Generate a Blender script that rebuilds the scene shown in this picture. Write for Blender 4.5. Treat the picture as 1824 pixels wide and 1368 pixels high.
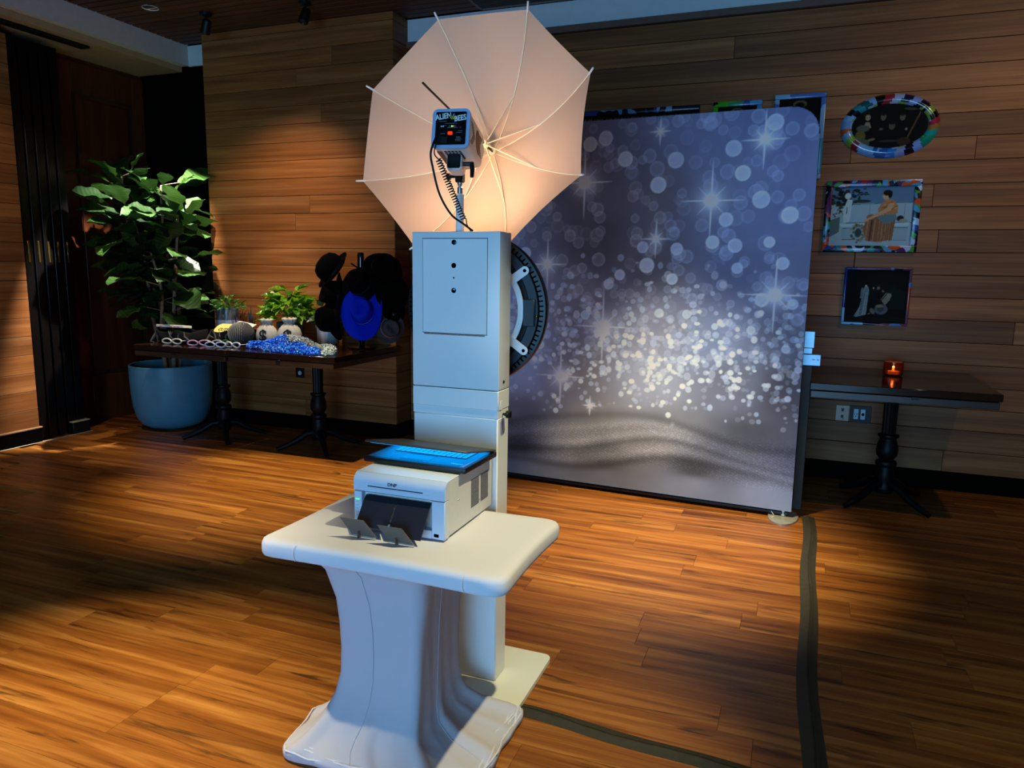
import bpy, bmesh, math, random
import numpy as np
from mathutils import Vector, Matrix, Euler
random.seed(7); rng = np.random.default_rng(7)
for o in list(bpy.data.objects): bpy.data.objects.remove(o)
scene = bpy.context.scene
col = scene.collection
PI = math.pi
H = 1.455
# ---------------- camera ----------------
def setup_camera():
    yaw, pit, roll, f = math.radians(20.95), math.radians(8.96), math.radians(.83), 1315.
    fwd = Vector((-math.sin(yaw)*math.cos(pit), math.cos(yaw)*math.cos(pit), -math.sin(pit)))
    right = Vector((math.cos(yaw), math.sin(yaw), 0)); up = right.cross(fwd)
    r = right*math.cos(roll)+up*math.sin(roll); u = -right*math.sin(roll)+up*math.cos(roll)
    m = Matrix((( r.x, u.x, -fwd.x, 0), (r.y, u.y, -fwd.y, 0), (r.z, u.z, -fwd.z, H), (0, 0, 0, 1)))
    cd = bpy.data.cameras.new('camera'); c = bpy.data.objects.new('camera', cd); col.objects.link(c)
    cd.sensor_width = 36; cd.sensor_fit = 'HORIZONTAL'; cd.lens = f/1824*36; cd.clip_start = .05
    c.matrix_world = m; scene.camera = c
setup_camera()
# ---------------- world, exposure ----------------
w = bpy.data.worlds.new('world'); scene.world = w; w.use_nodes = True
bg = w.node_tree.nodes['Background']; bg.inputs[0].default_value = (.55, .62, .8, 1); bg.inputs[1].default_value = .028
scene.view_settings.view_transform = 'Standard'; scene.view_settings.look = 'None'
scene.view_settings.exposure = 0; scene.view_settings.gamma = 1; scene.view_settings.use_curve_mapping = False
# ---------------- lights ----------------
def aim(o, t):
    o.rotation_euler = (Vector(t)-o.location).to_track_quat('-Z', 'Y').to_euler()
def area(name, loc, t, sx, sy, p, c):
    l = bpy.data.lights.new(name, 'AREA'); l.shape = 'RECTANGLE'; l.size = sx; l.size_y = sy; l.energy = p; l.color = c
    o = bpy.data.objects.new(name, l); o.location = loc; col.objects.link(o); aim(o, t); return o
def spot(name, loc, t, p, deg, blend, c, r=.03):
    l = bpy.data.lights.new(name, 'SPOT'); l.energy = p; l.spot_size = math.radians(deg); l.spot_blend = blend
    l.color = c; l.shadow_soft_size = r
    o = bpy.data.objects.new(name, l); o.location = loc; col.objects.link(o); aim(o, t); return o
WARM = (1, .87, .55); COOL = (.22, .58, 1)
area('daylight_window', (-.4, -3.2, 1.1), (-.6, 3, 1.2), 3.0, 1.8, 215, COOL)
spot('downlight_beam', (-3.1, 3.75, 3.38), (-3.1, 3.83, 0), 740, 44, 1, WARM, .04)
spot('downlight_beam', (-.65, 3.6, 3.38), (-.7, 3.9, 0), 1060, 46, 1, WARM, .04)
spot('downlight_beam', (-2.36, 1.35, 3.38), (-2.0, 1.4, 0), 800, 40, 1, WARM, .03)
spot('downlight_beam', (.36, 2.0, 3.38), (-.75, 2.0, .4), 360, 32, .9, (1, .90, .52), .03)
spot('downlight_beam', (.9, 1.9, 3.38), (.7, 2.1, 0), 34, 60, 1, WARM, .04)
spot('plant_spot_beam', (-4.42, 4.78, 3.2), (-5.3, 4.85, 1.5), 1050, 44, .4, (1, .96, .86), .02)
spot('wall_spot_beam', (-3.66, 4.1, 3.2), (-4.15, 5.35, 1.15), 175, 74, 1, (1, .78, .52), .03)
spot('table_spot_beam', (-3.64, 4.70, 3.25), (-4.30, 4.85, .8), 210, 42, .5, (1, .90, .74), .02)
spot('wall_spot_beam', (-5.0, 3.2, 3.3), (-5.66, 3.5, 1.2), 48, 90, 1, (1, .72, .40), .04)
spot('wall_spot_beam', (1.5, 3.7, 3.35), (1.2, 5.59, 1.6), 42, 110, 1, (1, .76, .50), .04)
# ---------------- helpers ----------------
def L(c): return tuple((x/255.)**2.2 for x in c[:3])+(1,)
class B:
    def __init__(s): s.v = []; s.f = []
    def add(s, vs, fs):
        n = len(s.v); s.v += [tuple(p) for p in vs]; s.f += [tuple(i+n for i in f) for f in fs]; return s
    def box(s, x0, x1, y0, y1, z0, z1, bev=0, seg=1, mat=None):
        if bev <= 0:
            vs = [(x, y, z) for z in (z0, z1) for y in (y0, y1) for x in (x0, x1)]
            fs = [(0, 2, 3, 1), (4, 5, 7, 6), (0, 1, 5, 4), (2, 6, 7, 3), (0, 4, 6, 2), (1, 3, 7, 5)]
        else:
            bm = bmesh.new(); bmesh.ops.create_cube(bm, size=1)
            for v in bm.verts:
                v.co = Vector(((x0+x1)/2+v.co.x*(x1-x0), (y0+y1)/2+v.co.y*(y1-y0), (z0+z1)/2+v.co.z*(z1-z0)))
            bmesh.ops.bevel(bm, geom=list(bm.edges), offset=bev, segments=seg, affect='EDGES', profile=.5)
            bm.verts.index_update(); vs = [v.co.copy() for v in bm.verts]; fs = [tuple(v.index for v in f.verts) for f in bm.faces]; bm.free()
        if mat is not None: vs = [mat @ Vector(p) for p in vs]
        return s.add(vs, fs)
    def tube(s, pts, r, n=8, caps=True):
        pts = [Vector(p) for p in pts]; rs = r if isinstance(r, (list, tuple)) else [r]*len(pts)
        rings = []; up = None
        for i, p in enumerate(pts):
            d = (pts[min(i+1, len(pts)-1)]-pts[max(i-1, 0)]).normalized()
            if up is None: up = Vector((0, 0, 1)) if abs(d.z) < .9 else Vector((1, 0, 0))
            a = d.cross(up).normalized(); b = a.cross(d).normalized(); up = b
            rings.append([p+(a*math.cos(2*PI*k/n)+b*math.sin(2*PI*k/n))*rs[i] for k in range(n)])
        vs = [q for R in rings for q in R]; fs = []
        for i in range(len(pts)-1):
            for k in range(n):
                a = i*n+k; b = i*n+(k+1) % n; fs.append((a, b, b+n, a+n))
        if caps: fs.append(tuple(range(n))); fs.append(tuple(range((len(pts)-1)*n, len(pts)*n))[::-1])
        return s.add(vs, [f[::-1] for f in fs])
    def lathe(s, prof, n=24, c=(0, 0, 0), mat=None, sx=1, sy=1):
        vs = []; fs = []
        for r, z in prof:
            for k in range(n): vs.append(Vector((c[0]+r*sx*math.cos(2*PI*k/n), c[1]+r*sy*math.sin(2*PI*k/n), c[2]+z)))
        for i in range(len(prof)-1):
            for k in range(n):
                a = i*n+k; b = i*n+(k+1) % n; fs.append((a, b, b+n, a+n))
        if prof[0][0] > 1e-5: fs.append(tuple(range(n))[::-1])
        if prof[-1][0] > 1e-5: fs.append(tuple(range((len(prof)-1)*n, len(prof)*n)))
        if mat is not None: vs = [mat @ v for v in vs]
        return s.add(vs, fs)
    def ball(s, c, r, n=12, m=8, sx=1, sy=1, sz=1):
        pr = [(max(r*math.sin(PI*i/m), 1e-6), -r*math.cos(PI*i/m)*sz) for i in range(m+1)]
        return s.lathe(pr, n, c, None, sx, sy)
    def prism(s, poly, a0, a1, axis='z'):
        n = len(poly); vs = []
        for a in (a0, a1):
            for p in poly:
                vs.append((p[0], p[1], a) if axis == 'z' else (p[0], a, p[1]) if axis == 'y' else (a, p[0], p[1]))
        fs = [tuple(range(n))[::-1], tuple(range(n, 2*n))]+[(i, (i+1) % n, (i+1) % n+n, i+n) for i in range(n)]
        return s.add(vs, fs)
    def mesh(s, name, smooth=False, ang=None):
        me = bpy.data.meshes.new(name); me.from_pydata([tuple(p) for p in s.v], [], s.f); me.update()
        bm = bmesh.new(); bm.from_mesh(me)
        bmesh.ops.remove_doubles(bm, verts=bm.verts, dist=1e-5); bmesh.ops.recalc_face_normals(bm, faces=bm.faces)
        bm.to_mesh(me); bm.free()
        if smooth:
            me.shade_smooth()
            me.set_sharp_from_angle(angle=math.radians(ang or 40))
        return me
    def obj(s, name, m, parent=None, smooth=True, ang=None, loc=None, rot=None, kind=None):
        return link(name, s.mesh(name, smooth, ang), m, parent, loc, rot, kind)
def link(name, me, m, parent=None, loc=None, rot=None, kind=None):
    if m is not None and not me.materials: me.materials.append(m)
    o = bpy.data.objects.new(name, me); col.objects.link(o)
    if parent is not None: o.parent = parent
    if loc is not None: o.location = loc
    if rot is not None: o.rotation_euler = rot
    if kind: o['kind'] = kind
    return o
def thing(name, label, cat, loc=(0, 0, 0), rot=(0, 0, 0), group=None):
    o = bpy.data.objects.new(name, None); o.empty_display_size = .05; col.objects.link(o)
    o.location = loc; o.rotation_euler = rot; return tag(o, label, cat, group)
def tag(o, label, cat, group=None):
    o['label'] = label; o['category'] = cat
    if group: o['group'] = group
    return o
def struct(o): o['kind'] = 'structure'; return o
def copy_tree(o, parent=None):
    c = o.copy(); col.objects.link(c)
    if parent is not None: c.parent = parent
    for ch in list(o.children): copy_tree(ch, c)
    return c
# ---------------- materials ----------------
def nodes(name):
    m = bpy.data.materials.new(name); m.use_nodes = True; nt = m.node_tree; p = nt.nodes['Principled BSDF']; return m, nt, p
def mat(name, c, rough=.5, metal=0, var=.08, nscale=20, bump=0, emit=None, es=0, trans=0, alpha=1, coat=0, spec=.5, ior=1.45, sheen=0):
    m, nt, p = nodes(name); N = nt.nodes.new; K = nt.links.new
    tc = N('ShaderNodeTexCoord'); no = N('ShaderNodeTexNoise'); no.inputs['Scale'].default_value = nscale; no.inputs['Detail'].default_value = 4
    K(tc.outputs['Object'], no.inputs['Vector'])
    r = N('ShaderNodeValToRGB'); a = L(c)
    r.color_ramp.elements[0].position = .3; r.color_ramp.elements[1].position = .7
    r.color_ramp.elements[0].color = tuple(x*(1-var) for x in a[:3])+(1,); r.color_ramp.elements[1].color = tuple(min(1, x*(1+var)) for x in a[:3])+(1,)
    K(no.outputs[0], r.inputs[0]); K(r.outputs[0], p.inputs['Base Color'])
    p.inputs['Roughness'].default_value = rough; p.inputs['Metallic'].default_value = metal
    p.inputs['Specular IOR Level'].default_value = spec; p.inputs['IOR'].default_value = ior
    p.inputs['Transmission Weight'].default_value = trans; p.inputs['Alpha'].default_value = alpha; p.inputs['Coat Weight'].default_value = coat
    p.inputs['Sheen Weight'].default_value = sheen
    if emit: p.inputs['Emission Color'].default_value = L(emit); p.inputs['Emission Strength'].default_value = es
    if bump:
        b = N('ShaderNodeBump'); b.inputs['Strength'].default_value = bump; b.inputs['Distance'].default_value = .002
        K(no.outputs[0], b.inputs['Height']); K(b.outputs[0], p.inputs['Normal'])
    return m
def wood(name, cols, scale, rough=.45, vary=.35, streak=None, bump=.15, spec=.5, distort=.6, fine=(.80, 1.12)):
    """long grained board wood; grain runs along local X; every board shifts by its own random value"""
    m, nt, p = nodes(name); N = nt.nodes.new; K = nt.links.new
    tc = N('ShaderNodeTexCoord'); oi = N('ShaderNodeObjectInfo')
    mu = N('ShaderNodeVectorMath'); mu.operation = 'MULTIPLY_ADD'; mu.inputs[1].default_value = (1, 1, 1)
    ran = N('ShaderNodeVectorMath'); ran.operation = 'SCALE'; ran.inputs[0].default_value = (37, 61, 83); K(oi.outputs['Random'], ran.inputs['Scale'])
    K(tc.outputs['Object'], mu.inputs[0]); K(ran.outputs[0], mu.inputs[2])
    mp = N('ShaderNodeMapping'); mp.inputs['Scale'].default_value = scale; K(mu.outputs[0], mp.inputs[0])
    n1 = N('ShaderNodeTexNoise'); n1.inputs['Scale'].default_value = 1; n1.inputs['Detail'].default_value = 7; n1.inputs['Roughness'].default_value = .62; n1.inputs['Distortion'].default_value = distort
    K(mp.outputs[0], n1.inputs['Vector'])
    r = N('ShaderNodeValToRGB'); el = r.color_ramp.elements
    while len(el) < len(cols): el.new(.5)
    for i, c in enumerate(cols): el[i].position = .28+.44*i/(len(cols)-1); el[i].color = L(c)
    K(n1.outputs[0], r.inputs[0])
    n2 = N('ShaderNodeTexNoise'); n2.inputs['Scale'].default_value = 1; n2.inputs['Detail'].default_value = 3
    mp2 = N('ShaderNodeMapping'); mp2.inputs['Scale'].default_value = tuple(s*7 if i else s*1.5 for i, s in enumerate(scale)); K(mu.outputs[0], mp2.inputs[0]); K(mp2.outputs[0], n2.inputs['Vector'])
    mr = N('ShaderNodeMapRange'); mr.inputs[1].default_value = .3; mr.inputs[2].default_value = .7; mr.inputs[3].default_value = fine[0]; mr.inputs[4].default_value = fine[1]; K(n2.outputs[0], mr.inputs[0])
    rv = N('ShaderNodeMapRange'); rv.inputs[3].default_value = 1-vary; rv.inputs[4].default_value = 1+vary; K(oi.outputs['Random'], rv.inputs[0])
    mm = N('ShaderNodeMath'); mm.operation = 'MULTIPLY'; K(mr.outputs[0], mm.inputs[0]); K(rv.outputs[0], mm.inputs[1])
    sc = N('ShaderNodeVectorMath'); sc.operation = 'SCALE'; K(r.outputs[0], sc.inputs[0]); K(mm.outputs[0], sc.inputs['Scale'])
    out = sc.outputs[0]
    if streak:   # dark knots and mineral streaks in the wood itself
        mp3 = N('ShaderNodeMapping'); mp3.inputs['Scale'].default_value = streak; K(mu.outputs[0], mp3.inputs[0])
        n3 = N('ShaderNodeTexNoise'); n3.inputs['Scale'].default_value = 1; n3.inputs['Detail'].default_value = 5; n3.inputs['Distortion'].default_value = 1.2; n3.inputs['Roughness'].default_value = .6; K(mp3.outputs[0], n3.inputs['Vector'])
        m3 = N('ShaderNodeMapRange'); m3.inputs[1].default_value = .565; m3.inputs[2].default_value = .69; m3.inputs[3].default_value = 1; m3.inputs[4].default_value = .22; K(n3.outputs[0], m3.inputs[0])
        s3 = N('ShaderNodeVectorMath'); s3.operation = 'SCALE'; K(out, s3.inputs[0]); K(m3.outputs[0], s3.inputs['Scale']); out = s3.outputs[0]
    K(out, p.inputs['Base Color']); p.inputs['Roughness'].default_value = rough; p.inputs['Specular IOR Level'].default_value = spec
    b = N('ShaderNodeBump'); b.inputs['Strength'].default_value = bump; b.inputs['Distance'].default_value = .001; K(n2.outputs[0], b.inputs['Height']); K(b.outputs[0], p.inputs['Normal'])
    return m
def painted(name, rough=.6, bump=0, attr='Col', spec=.4, coat=0):
    m, nt, p = nodes(name); a = nt.nodes.new('ShaderNodeAttribute'); a.attribute_name = attr
    nt.links.new(a.outputs['Color'], p.inputs['Base Color']); p.inputs['Roughness'].default_value = rough; p.inputs['Specular IOR Level'].default_value = spec; p.inputs['Coat Weight'].default_value = coat
    return m
def cloth(name, c, transl=.3, c2=None, rough=.9, wr=6, bump=.3):
    m, nt, p = nodes(name); N = nt.nodes.new; K = nt.links.new
    p.inputs['Base Color'].default_value = L(c); p.inputs['Roughness'].default_value = rough; p.inputs['Specular IOR Level'].default_value = .2
    tr = N('ShaderNodeBsdfTranslucent'); tr.inputs[0].default_value = L(c2 or c); mx = N('ShaderNodeMixShader'); mx.inputs[0].default_value = transl
    K(p.outputs[0], mx.inputs[1]); K(tr.outputs[0], mx.inputs[2]); K(mx.outputs[0], nt.nodes['Material Output'].inputs[0])
    tc = N('ShaderNodeTexCoord'); no = N('ShaderNodeTexNoise'); no.inputs['Scale'].default_value = wr; no.inputs['Detail'].default_value = 3; K(tc.outputs['Object'], no.inputs['Vector'])
    b = N('ShaderNodeBump'); b.inputs['Strength'].default_value = bump; b.inputs['Distance'].default_value = .01; K(no.outputs[0], b.inputs['Height']); K(b.outputs[0], p.inputs['Normal']); K(b.outputs[0], tr.inputs['Normal'])
    return m
def palette(name, cols, scale=9, stretch=(1, 1, 1), rough=.25):
    m, nt, p = nodes(name); N = nt.nodes.new; K = nt.links.new
    tc = N('ShaderNodeTexCoord'); mp = N('ShaderNodeMapping'); mp.inputs['Scale'].default_value = stretch; mp.inputs['Rotation'].default_value = (0, .6, 0)
    no = N('ShaderNodeTexNoise'); no.inputs['Scale'].default_value = 5; mixv = N('ShaderNodeVectorMath'); mixv.operation = 'MULTIPLY_ADD'; mixv.inputs[1].default_value = (.25, .25, .25)
    vo = N('ShaderNodeTexVoronoi'); vo.inputs['Scale'].default_value = scale
    K(tc.outputs['Object'], mp.inputs[0]); K(mp.outputs[0], no.inputs['Vector']); K(no.outputs[1], mixv.inputs[0]); K(mp.outputs[0], mixv.inputs[2]); K(mixv.outputs[0], vo.inputs['Vector'])
    r = N('ShaderNodeValToRGB'); r.color_ramp.interpolation = 'CONSTANT'; el = r.color_ramp.elements
    while len(el) < len(cols): el.new(.5)
    for i, c in enumerate(cols): el[i].position = i/len(cols); el[i].color = L(c)
    sp = N('ShaderNodeSeparateColor'); K(vo.outputs['Color'], sp.inputs[0]); K(sp.outputs[0], r.inputs[0]); K(r.outputs[0], p.inputs['Base Color']); p.inputs['Roughness'].default_value = rough
    return m
def text(s, size, m, parent, loc, rot, name='lettering', ext=.0004, bold=0, sx=1):
    cu = bpy.data.curves.new('txt', 'FONT'); cu.body = s; cu.size = size; cu.extrude = ext; cu.align_x = 'CENTER'; cu.align_y = 'CENTER'; cu.offset = bold; cu.resolution_u = 3
    t = bpy.data.objects.new('txt', cu); col.objects.link(t); bpy.context.view_layer.update()
    me = bpy.data.meshes.new_from_object(t.evaluated_get(bpy.context.evaluated_depsgraph_get())); bpy.data.objects.remove(t)
    me.materials.clear(); o = link(name, me, m, parent, loc, rot); o.scale = (sx, 1, 1); return o
TXR = (PI/2, 0, 0)   # faces -Y

M_floor = wood('floor_wood', [(92, 46, 15), (142, 84, 34), (190, 128, 62)], (.8, 15, 15), rough=.38, vary=.13, streak=(1.5, 17, 17), spec=.35, distort=.45, fine=(.88, 1.08))
M_board = wood('wall_wood', [(108, 62, 30), (140, 86, 46), (166, 110, 66)], (.6, 15, 15), rough=.5, vary=.24, distort=.35, bump=.1, spec=.3)
M_slat = wood('ceiling_wood', [(60, 32, 20), (100, 58, 38)], (1, 10, 10), rough=.6, vary=.2)
M_dark = wood('dark_stained_wood', [(66, 32, 18), (104, 54, 28)], (8, 8, 1), rough=.4, vary=.1)
M_table = wood('table_wood', [(26, 15, 11), (52, 32, 22)], (1.5, 12, 12), rough=.13, vary=.1, bump=.05)
M_tedge = wood('table_edge_wood', [(48, 32, 24), (80, 56, 40)], (1.5, 12, 12), rough=.3, vary=.1)
M_black = mat('black', (12, 12, 12), .5)
M_blackp = mat('black_plastic', (18, 18, 20), .35)
M_iron = mat('cast_iron', (24, 26, 27), .5, .6, bump=.3, nscale=60)
M_drywall = mat('drywall', (196, 190, 186), .9, var=.03)
M_beam = mat('beam_drywall', (205, 190, 182), .9, var=.04)
M_white = mat('white_enamel', (226, 228, 230), .38, var=.02, nscale=4)
M_whited = mat('white_enamel_base', (228, 228, 216), .4, var=.02, nscale=4)
M_steel = mat('brushed_steel', (185, 188, 190), .35, .9)
M_alu = mat('aluminium', (215, 215, 212), .4, .6)
M_hole = mat('hole_black', (5, 4, 4), .9, spec=.05)
# ---------------- room shell ----------------
YB, YU, ZC = 5.59, 5.35, 3.41
fl = struct(B().box(-7.2, 3.4, -4.2, 6.6, -.12, -.012).obj('floor', M_floor, smooth=False))
def plank_mesh(Ln, Wd):
    e = .0007; b = B()
    vs = [(0, 0, -.012), (Ln, 0, -.012), (Ln, Wd, -.012), (0, Wd, -.012), (0, 0, -e), (Ln, 0, -e), (Ln, Wd, -e), (0, Wd, -e), (e, e, 0), (Ln-e, e, 0), (Ln-e, Wd-e, 0), (e, Wd-e, 0)]
    fs = [(0, 1, 5, 4), (1, 2, 6, 5), (2, 3, 7, 6), (3, 0, 4, 7), (4, 5, 9, 8), (5, 6, 10, 9), (6, 7, 11, 10), (7, 4, 8, 11), (8, 9, 10, 11)]
    return b.add(vs, fs).mesh('plank')
PW = .148; pl_mesh = {k: plank_mesh(k, PW-.0008) for k in (.75, .95, 1.2, 1.4)}
for me in pl_mesh.values(): me.materials.append(M_floor)
y = .78; nplank = 0
while y < 5.57:
    x = -6.3-random.random()*1.1
    while x < 2.9:
        Ln = random.choice(list(pl_mesh))
        lo = -.98*y-1.25; hi = .35*y+1.15
        if x+Ln > lo and x < hi and x+Ln > -6.0:
            link('plank', pl_mesh[Ln], None, fl, (x, y, 0)); nplank += 1
        x += Ln+.0008
    y += PW
def room_wall(name, verts, faces, m=M_hole):
    return struct(B().add(verts, faces).obj(name, m, smooth=False))
wb = struct(B().box(-7.0, 3.2, YB+.02, YB+.12, 0, ZC).obj('wall_back', M_hole, smooth=False))
wn = struct(B().box(-4.955, -3.10, YU+.02, YB+.02, 0, ZC).obj('wall_niche', M_hole, smooth=False))
wl = struct(B().box(-5.9, -5.68, -.6, 4.075, 0, 3.20).obj('wall_left', M_hole, smooth=False))
BP = .1462; board_cache = {}
def boardm(Ln, h=BP-.0035):
    k = (round(Ln, 3), round(h, 4))
    if k not in board_cache:
        me = B().box(0, Ln, 0, .02, 0, h, .0012).mesh('board'); me.materials.append(M_board); board_cache[k] = me
    return board_cache[k]
def boards(parent, x0, x1, z0, ztop, place, seams):
    z = z0; i = 0
    while z < ztop-.02:
        h = min(BP, ztop-z)
        cuts = [x0]+sorted(c for c in seams(i) if x0+.1 < c < x1-.1)+[x1]
        for a, c in zip(cuts[:-1], cuts[1:]):
            loc, rz = place(a, z); link('board', boardm(c-a-.0025, h-.0035), None, parent, loc, (0, 0, rz))
        z += BP; i += 1
sr = random.Random(3)
def seams_niche(i):
    return {19: [-4.0], 11: [-4.05], 18: [-4.62] if False else []}.get(i, [sr.uniform(-4.6, -3.5)] if sr.random() < .25 else [])
boards(wn, -4.975, -3.084, .132, ZC, lambda a, z: ((a, YU, z), 0), seams_niche)
boards(wn, YU+.003, YB, .132, ZC, lambda a, z: ((-3.084, a, z), PI/2), lambda i: [])
boards(wb, -3.08, 2.9, .132, 3.186, lambda a, z: ((a, YB, z), 0), lambda i: [-3.08+sr.uniform(.5, 5.5) for k in range(sr.choice((1, 1, 2)))])
boards(wl, -.6, 4.095, .132, 3.13, lambda a, z: ((-5.66, a, z), PI/2), lambda i: [sr.uniform(.5, 3.3)])
# baseboards
M_bb = mat('black_baseboard', (9, 7, 6), .8, spec=.05)
struct(B().box(-4.97, -3.09, YU+.004, YU+.02, 0, .13).box(-3.104, -3.088, YU, YB, 0, .13).obj('baseboard_niche', M_bb, smooth=False))
struct(B().box(-3.08, 2.9, YB+.002, YB+.02, 0, .13).obj('baseboard_back', M_bb, smooth=False))
struct(B().box(-5.675, -5.645, -.6, 4.10, 0, .118).obj('baseboard_left', M_bb, smooth=False))
M_trimw = mat('oak_trim', (150, 110, 70), .5)
struct(B().box(-5.68, -5.638, -.6, 4.105, .119, .131, .002).obj('trim_1', M_trimw, smooth=False))
# drywall band and its trim above the boards on the back wall
M_band = mat('painted_band', (214, 222, 228), .8, var=.02)
struct(B().box(-3.09, 2.9, YB-.002, YB+.02, 3.235, ZC).obj('trim_2', M_band, smooth=False))
struct(B().box(-3.09, 2.9, YB-.03, YB+.02, 3.188, 3.234, .002).obj('trim_3', mat('brown_trim', (110, 84, 74), .4), smooth=False))
struct(B().box(-5.365, -4.976, YB-.002, YB+.02, 3.235, ZC).obj('trim_4', M_band, smooth=False))
# bulkhead beam on the left
bm_ = struct(B().box(-6.4, -5.36, -.6, YB, 3.238, ZC+.02).obj('trim_5', M_beam, smooth=False))
struct(B().box(-6.3, -5.44, -.6, YB, 3.19, 3.237, .003).obj('trim_6', mat('soffit', (170, 134, 96), .8), smooth=False))
struct(B().box(-5.62, -5.53, 1.2, 4.7, 3.170, 3.189, .002).obj('trim_7', mat('door_track', (30, 26, 22), .4, .5), smooth=False))
struct(B().box(-5.655, -5.640, -.6, 4.56, .0005, .006, .001).obj('trim_8', mat('floor_track', (205, 196, 176), .35, .6), smooth=False))
# ceiling
ce = struct(B().box(-7.2, 3.4, -4.2, 6.4, ZC+.05, ZC+.12).obj('ceiling', M_hole, smooth=False))
slat = B().box(0, 8.36, 0, .066, 0, .035, .002).mesh('slat'); slat.materials.append(M_slat)
y = 2.95
while y < YB-.05:
    link('slat', slat, None, ce, (-5.358, y, ZC)); y += .0845
# door, folding leaves and dark panelling on the left
M_leaf = mat('folding_leaf_black', (14, 10, 9), .35, bump=.1)
M_brass = mat('brass', (150, 118, 60), .3, .9)
dr = struct(B().box(-6.6, -6.55, 4.05, 4.62, 0, 3.19).obj('wall_pocket', M_hole, smooth=False))
for i in range(5):
    t = thing('folding_door_leaf', 'black folding door leaf in the pocket beside the left wall, %s' % ['nearest the board wall', 'second from the board wall', 'middle one of five', 'second from the brown panelling', 'nearest the brown panelling'][i], 'door', (-6.1, 4.125+i*.085, 0.012), group='folded partition leaves')
    B().box(-.40, .40, 0, .068, 0, 3.13, .003).obj('leaf_panel', M_leaf, t)
    B().box(.4, .405, .027, .041, 1.43, 1.60, .001).obj('lock_plate', M_brass, t)
wp = struct(B().box(-6.12, -5.97, 4.66, YB+.02, 0, 3.19).obj('door_1', M_dark, smooth=False))
B().box(-5.97, -5.945, 4.665, 4.84, .0, 3.15, .003).obj('stile', M_dark, wp)
B().box(-5.97, -5.945, 5.47, YB+.01, .0, 3.15, .003).obj('stile', M_dark, wp)
B().box(-5.97, -5.945, 4.842, 5.468, 2.9, 3.15, .003).obj('rail', M_dark, wp)
B().box(-5.97, -5.945, 4.842, 5.468, .0, .42, .003).obj('rail', M_dark, wp)
B().box(-5.97, -5.957, 4.88, 5.43, .46, 2.86, .006).obj('inset_panel', M_dark, wp)
B().box(-5.957, -5.947, 4.845, 4.855, .42, 2.9).box(-5.957, -5.947, 5.455, 5.465, .42, 2.9).box(-5.957, -5.947, 4.845, 5.465, .42, .43).box(-5.957, -5.947, 4.845, 5.465, 2.89, 2.9).obj('moulding', M_tedge, wp)
db = thing('door_floor_guide', 'small black floor box with a bright top strip beside the folding leaves', 'box', (-5.75, 4.45, 0))
B().box(-.09, .09, -.06, .1, 0, .10, .004).obj('guide_box', M_black, db)
B().box(-.09, .092, -.062, .102, .1, .108, .001).obj('top_strip', mat('strip', (190, 180, 150), .4), db)
# ceiling fixtures
def spotlight(x, y, label, tilt):
    t = thing('ceiling_spotlight', label, 'spotlight', (x, y, ZC), group='black track spotlights')
    B().lathe([(.045, 0), (.045, -.02), (.02, -.03)], 20).obj('canopy', M_black, t)
    B().tube([(0, 0, -.03), (0, 0, -.075)], .008).obj('stem', M_black, t)
    mt = Matrix.Translation((0, 0, -.1)) @ Euler(tilt).to_matrix().to_4x4()
    B().lathe([(.001, .05), (.03, .05), (.035, .04), (.038, -.05), (.034, -.055), (.030, -.045), (.001, -.03)], 20, mat=mt).obj('head', M_black, t)
spotlight(-4.53, 4.93, 'black ceiling spotlight nearer the bulkhead, above the potted tree', (.2, .5, 0))
spotlight(-3.62, 4.97, 'black ceiling spotlight above the board wall, right of the other one', (-.3, .2, 0))
t = thing('recessed_downlight', 'small round white recessed downlight in the slatted ceiling', 'ceiling light', (-4.85, 4.69, ZC-.001))
B().lathe([(.030, .02), (.055, .004), (.062, -.004), (.062, 0), (.05, .004)], 28).obj('trim_ring', mat('ring_white', (230, 225, 215), .4), t)
B().lathe([(.001, .016), (.04, .018)], 24).obj('lens', mat('lens', (240, 232, 215), .4, emit=(255, 236, 200), es=.9), t)
t = thing('ceiling_vent', 'grey metal ceiling vent grille above the umbrella', 'vent', (-2.0, 5.40, ZC-.012))
B().box(-.42, .42, -.14, -.12, 0, .01).box(-.42, .42, .12, .14, 0, .01).box(-.42, -.40, -.14, .14, 0, .01).box(.40, .42, -.14, .14, 0, .01).obj('frame', mat('vent_grey', (120, 112, 105), .5), t)
for k in range(7): B().box(-.4, .4, -.105+k*.033, -.088+k*.033, .002, .01).obj('louver', mat('vent_slat', (60, 52, 46), .6) if k == 0 else bpy.data.materials['vent_slat'], t)
# ---------------- photo kiosk ----------------
def rrect(x0, x1, y0, y1, r, n=6):
    pts = []
    for cx, cy, a0 in ((x1-r, y1-r, 0), (x0+r, y1-r, 90), (x0+r, y0+r, 180), (x1-r, y0+r, 270)):
        for k in range(n+1):
            a = math.radians(a0+90*k/n); pts.append((cx+r*math.cos(a), cy+r*math.sin(a)))
    return pts
KX, KY = -1.057, 2.2715
kt = thing('photo_kiosk', 'tall white metal photo booth kiosk with flat base plate and access door', 'kiosk', (KX, KY, 0))
hw = .1575; hd = .0485
B().prism(rrect(-.285, .288, -.64, .20, .03), .002, .018).obj('base_plate', M_whited, kt)
B().box(-hw, hw, -hd, hd, .018, .958, .004).obj('lower_column', M_white, kt)
B().box(-hw-.002, hw+.001, -hd-.001, hd+.001, .985, 1.05, .002).obj('middle_collar', M_white, kt)
B().box(-hw-.0005, hw-.001, -hd+.001, hd-.001, .958, .985).obj('collar_recess', M_white, kt)
B().box(-hw-.002, hw+.002, -hd-.001, hd+.001, 1.052, 1.569, .004, 2).obj('head_housing', M_white, kt)
dz0, dz1 = 1.236, 1.546
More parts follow.
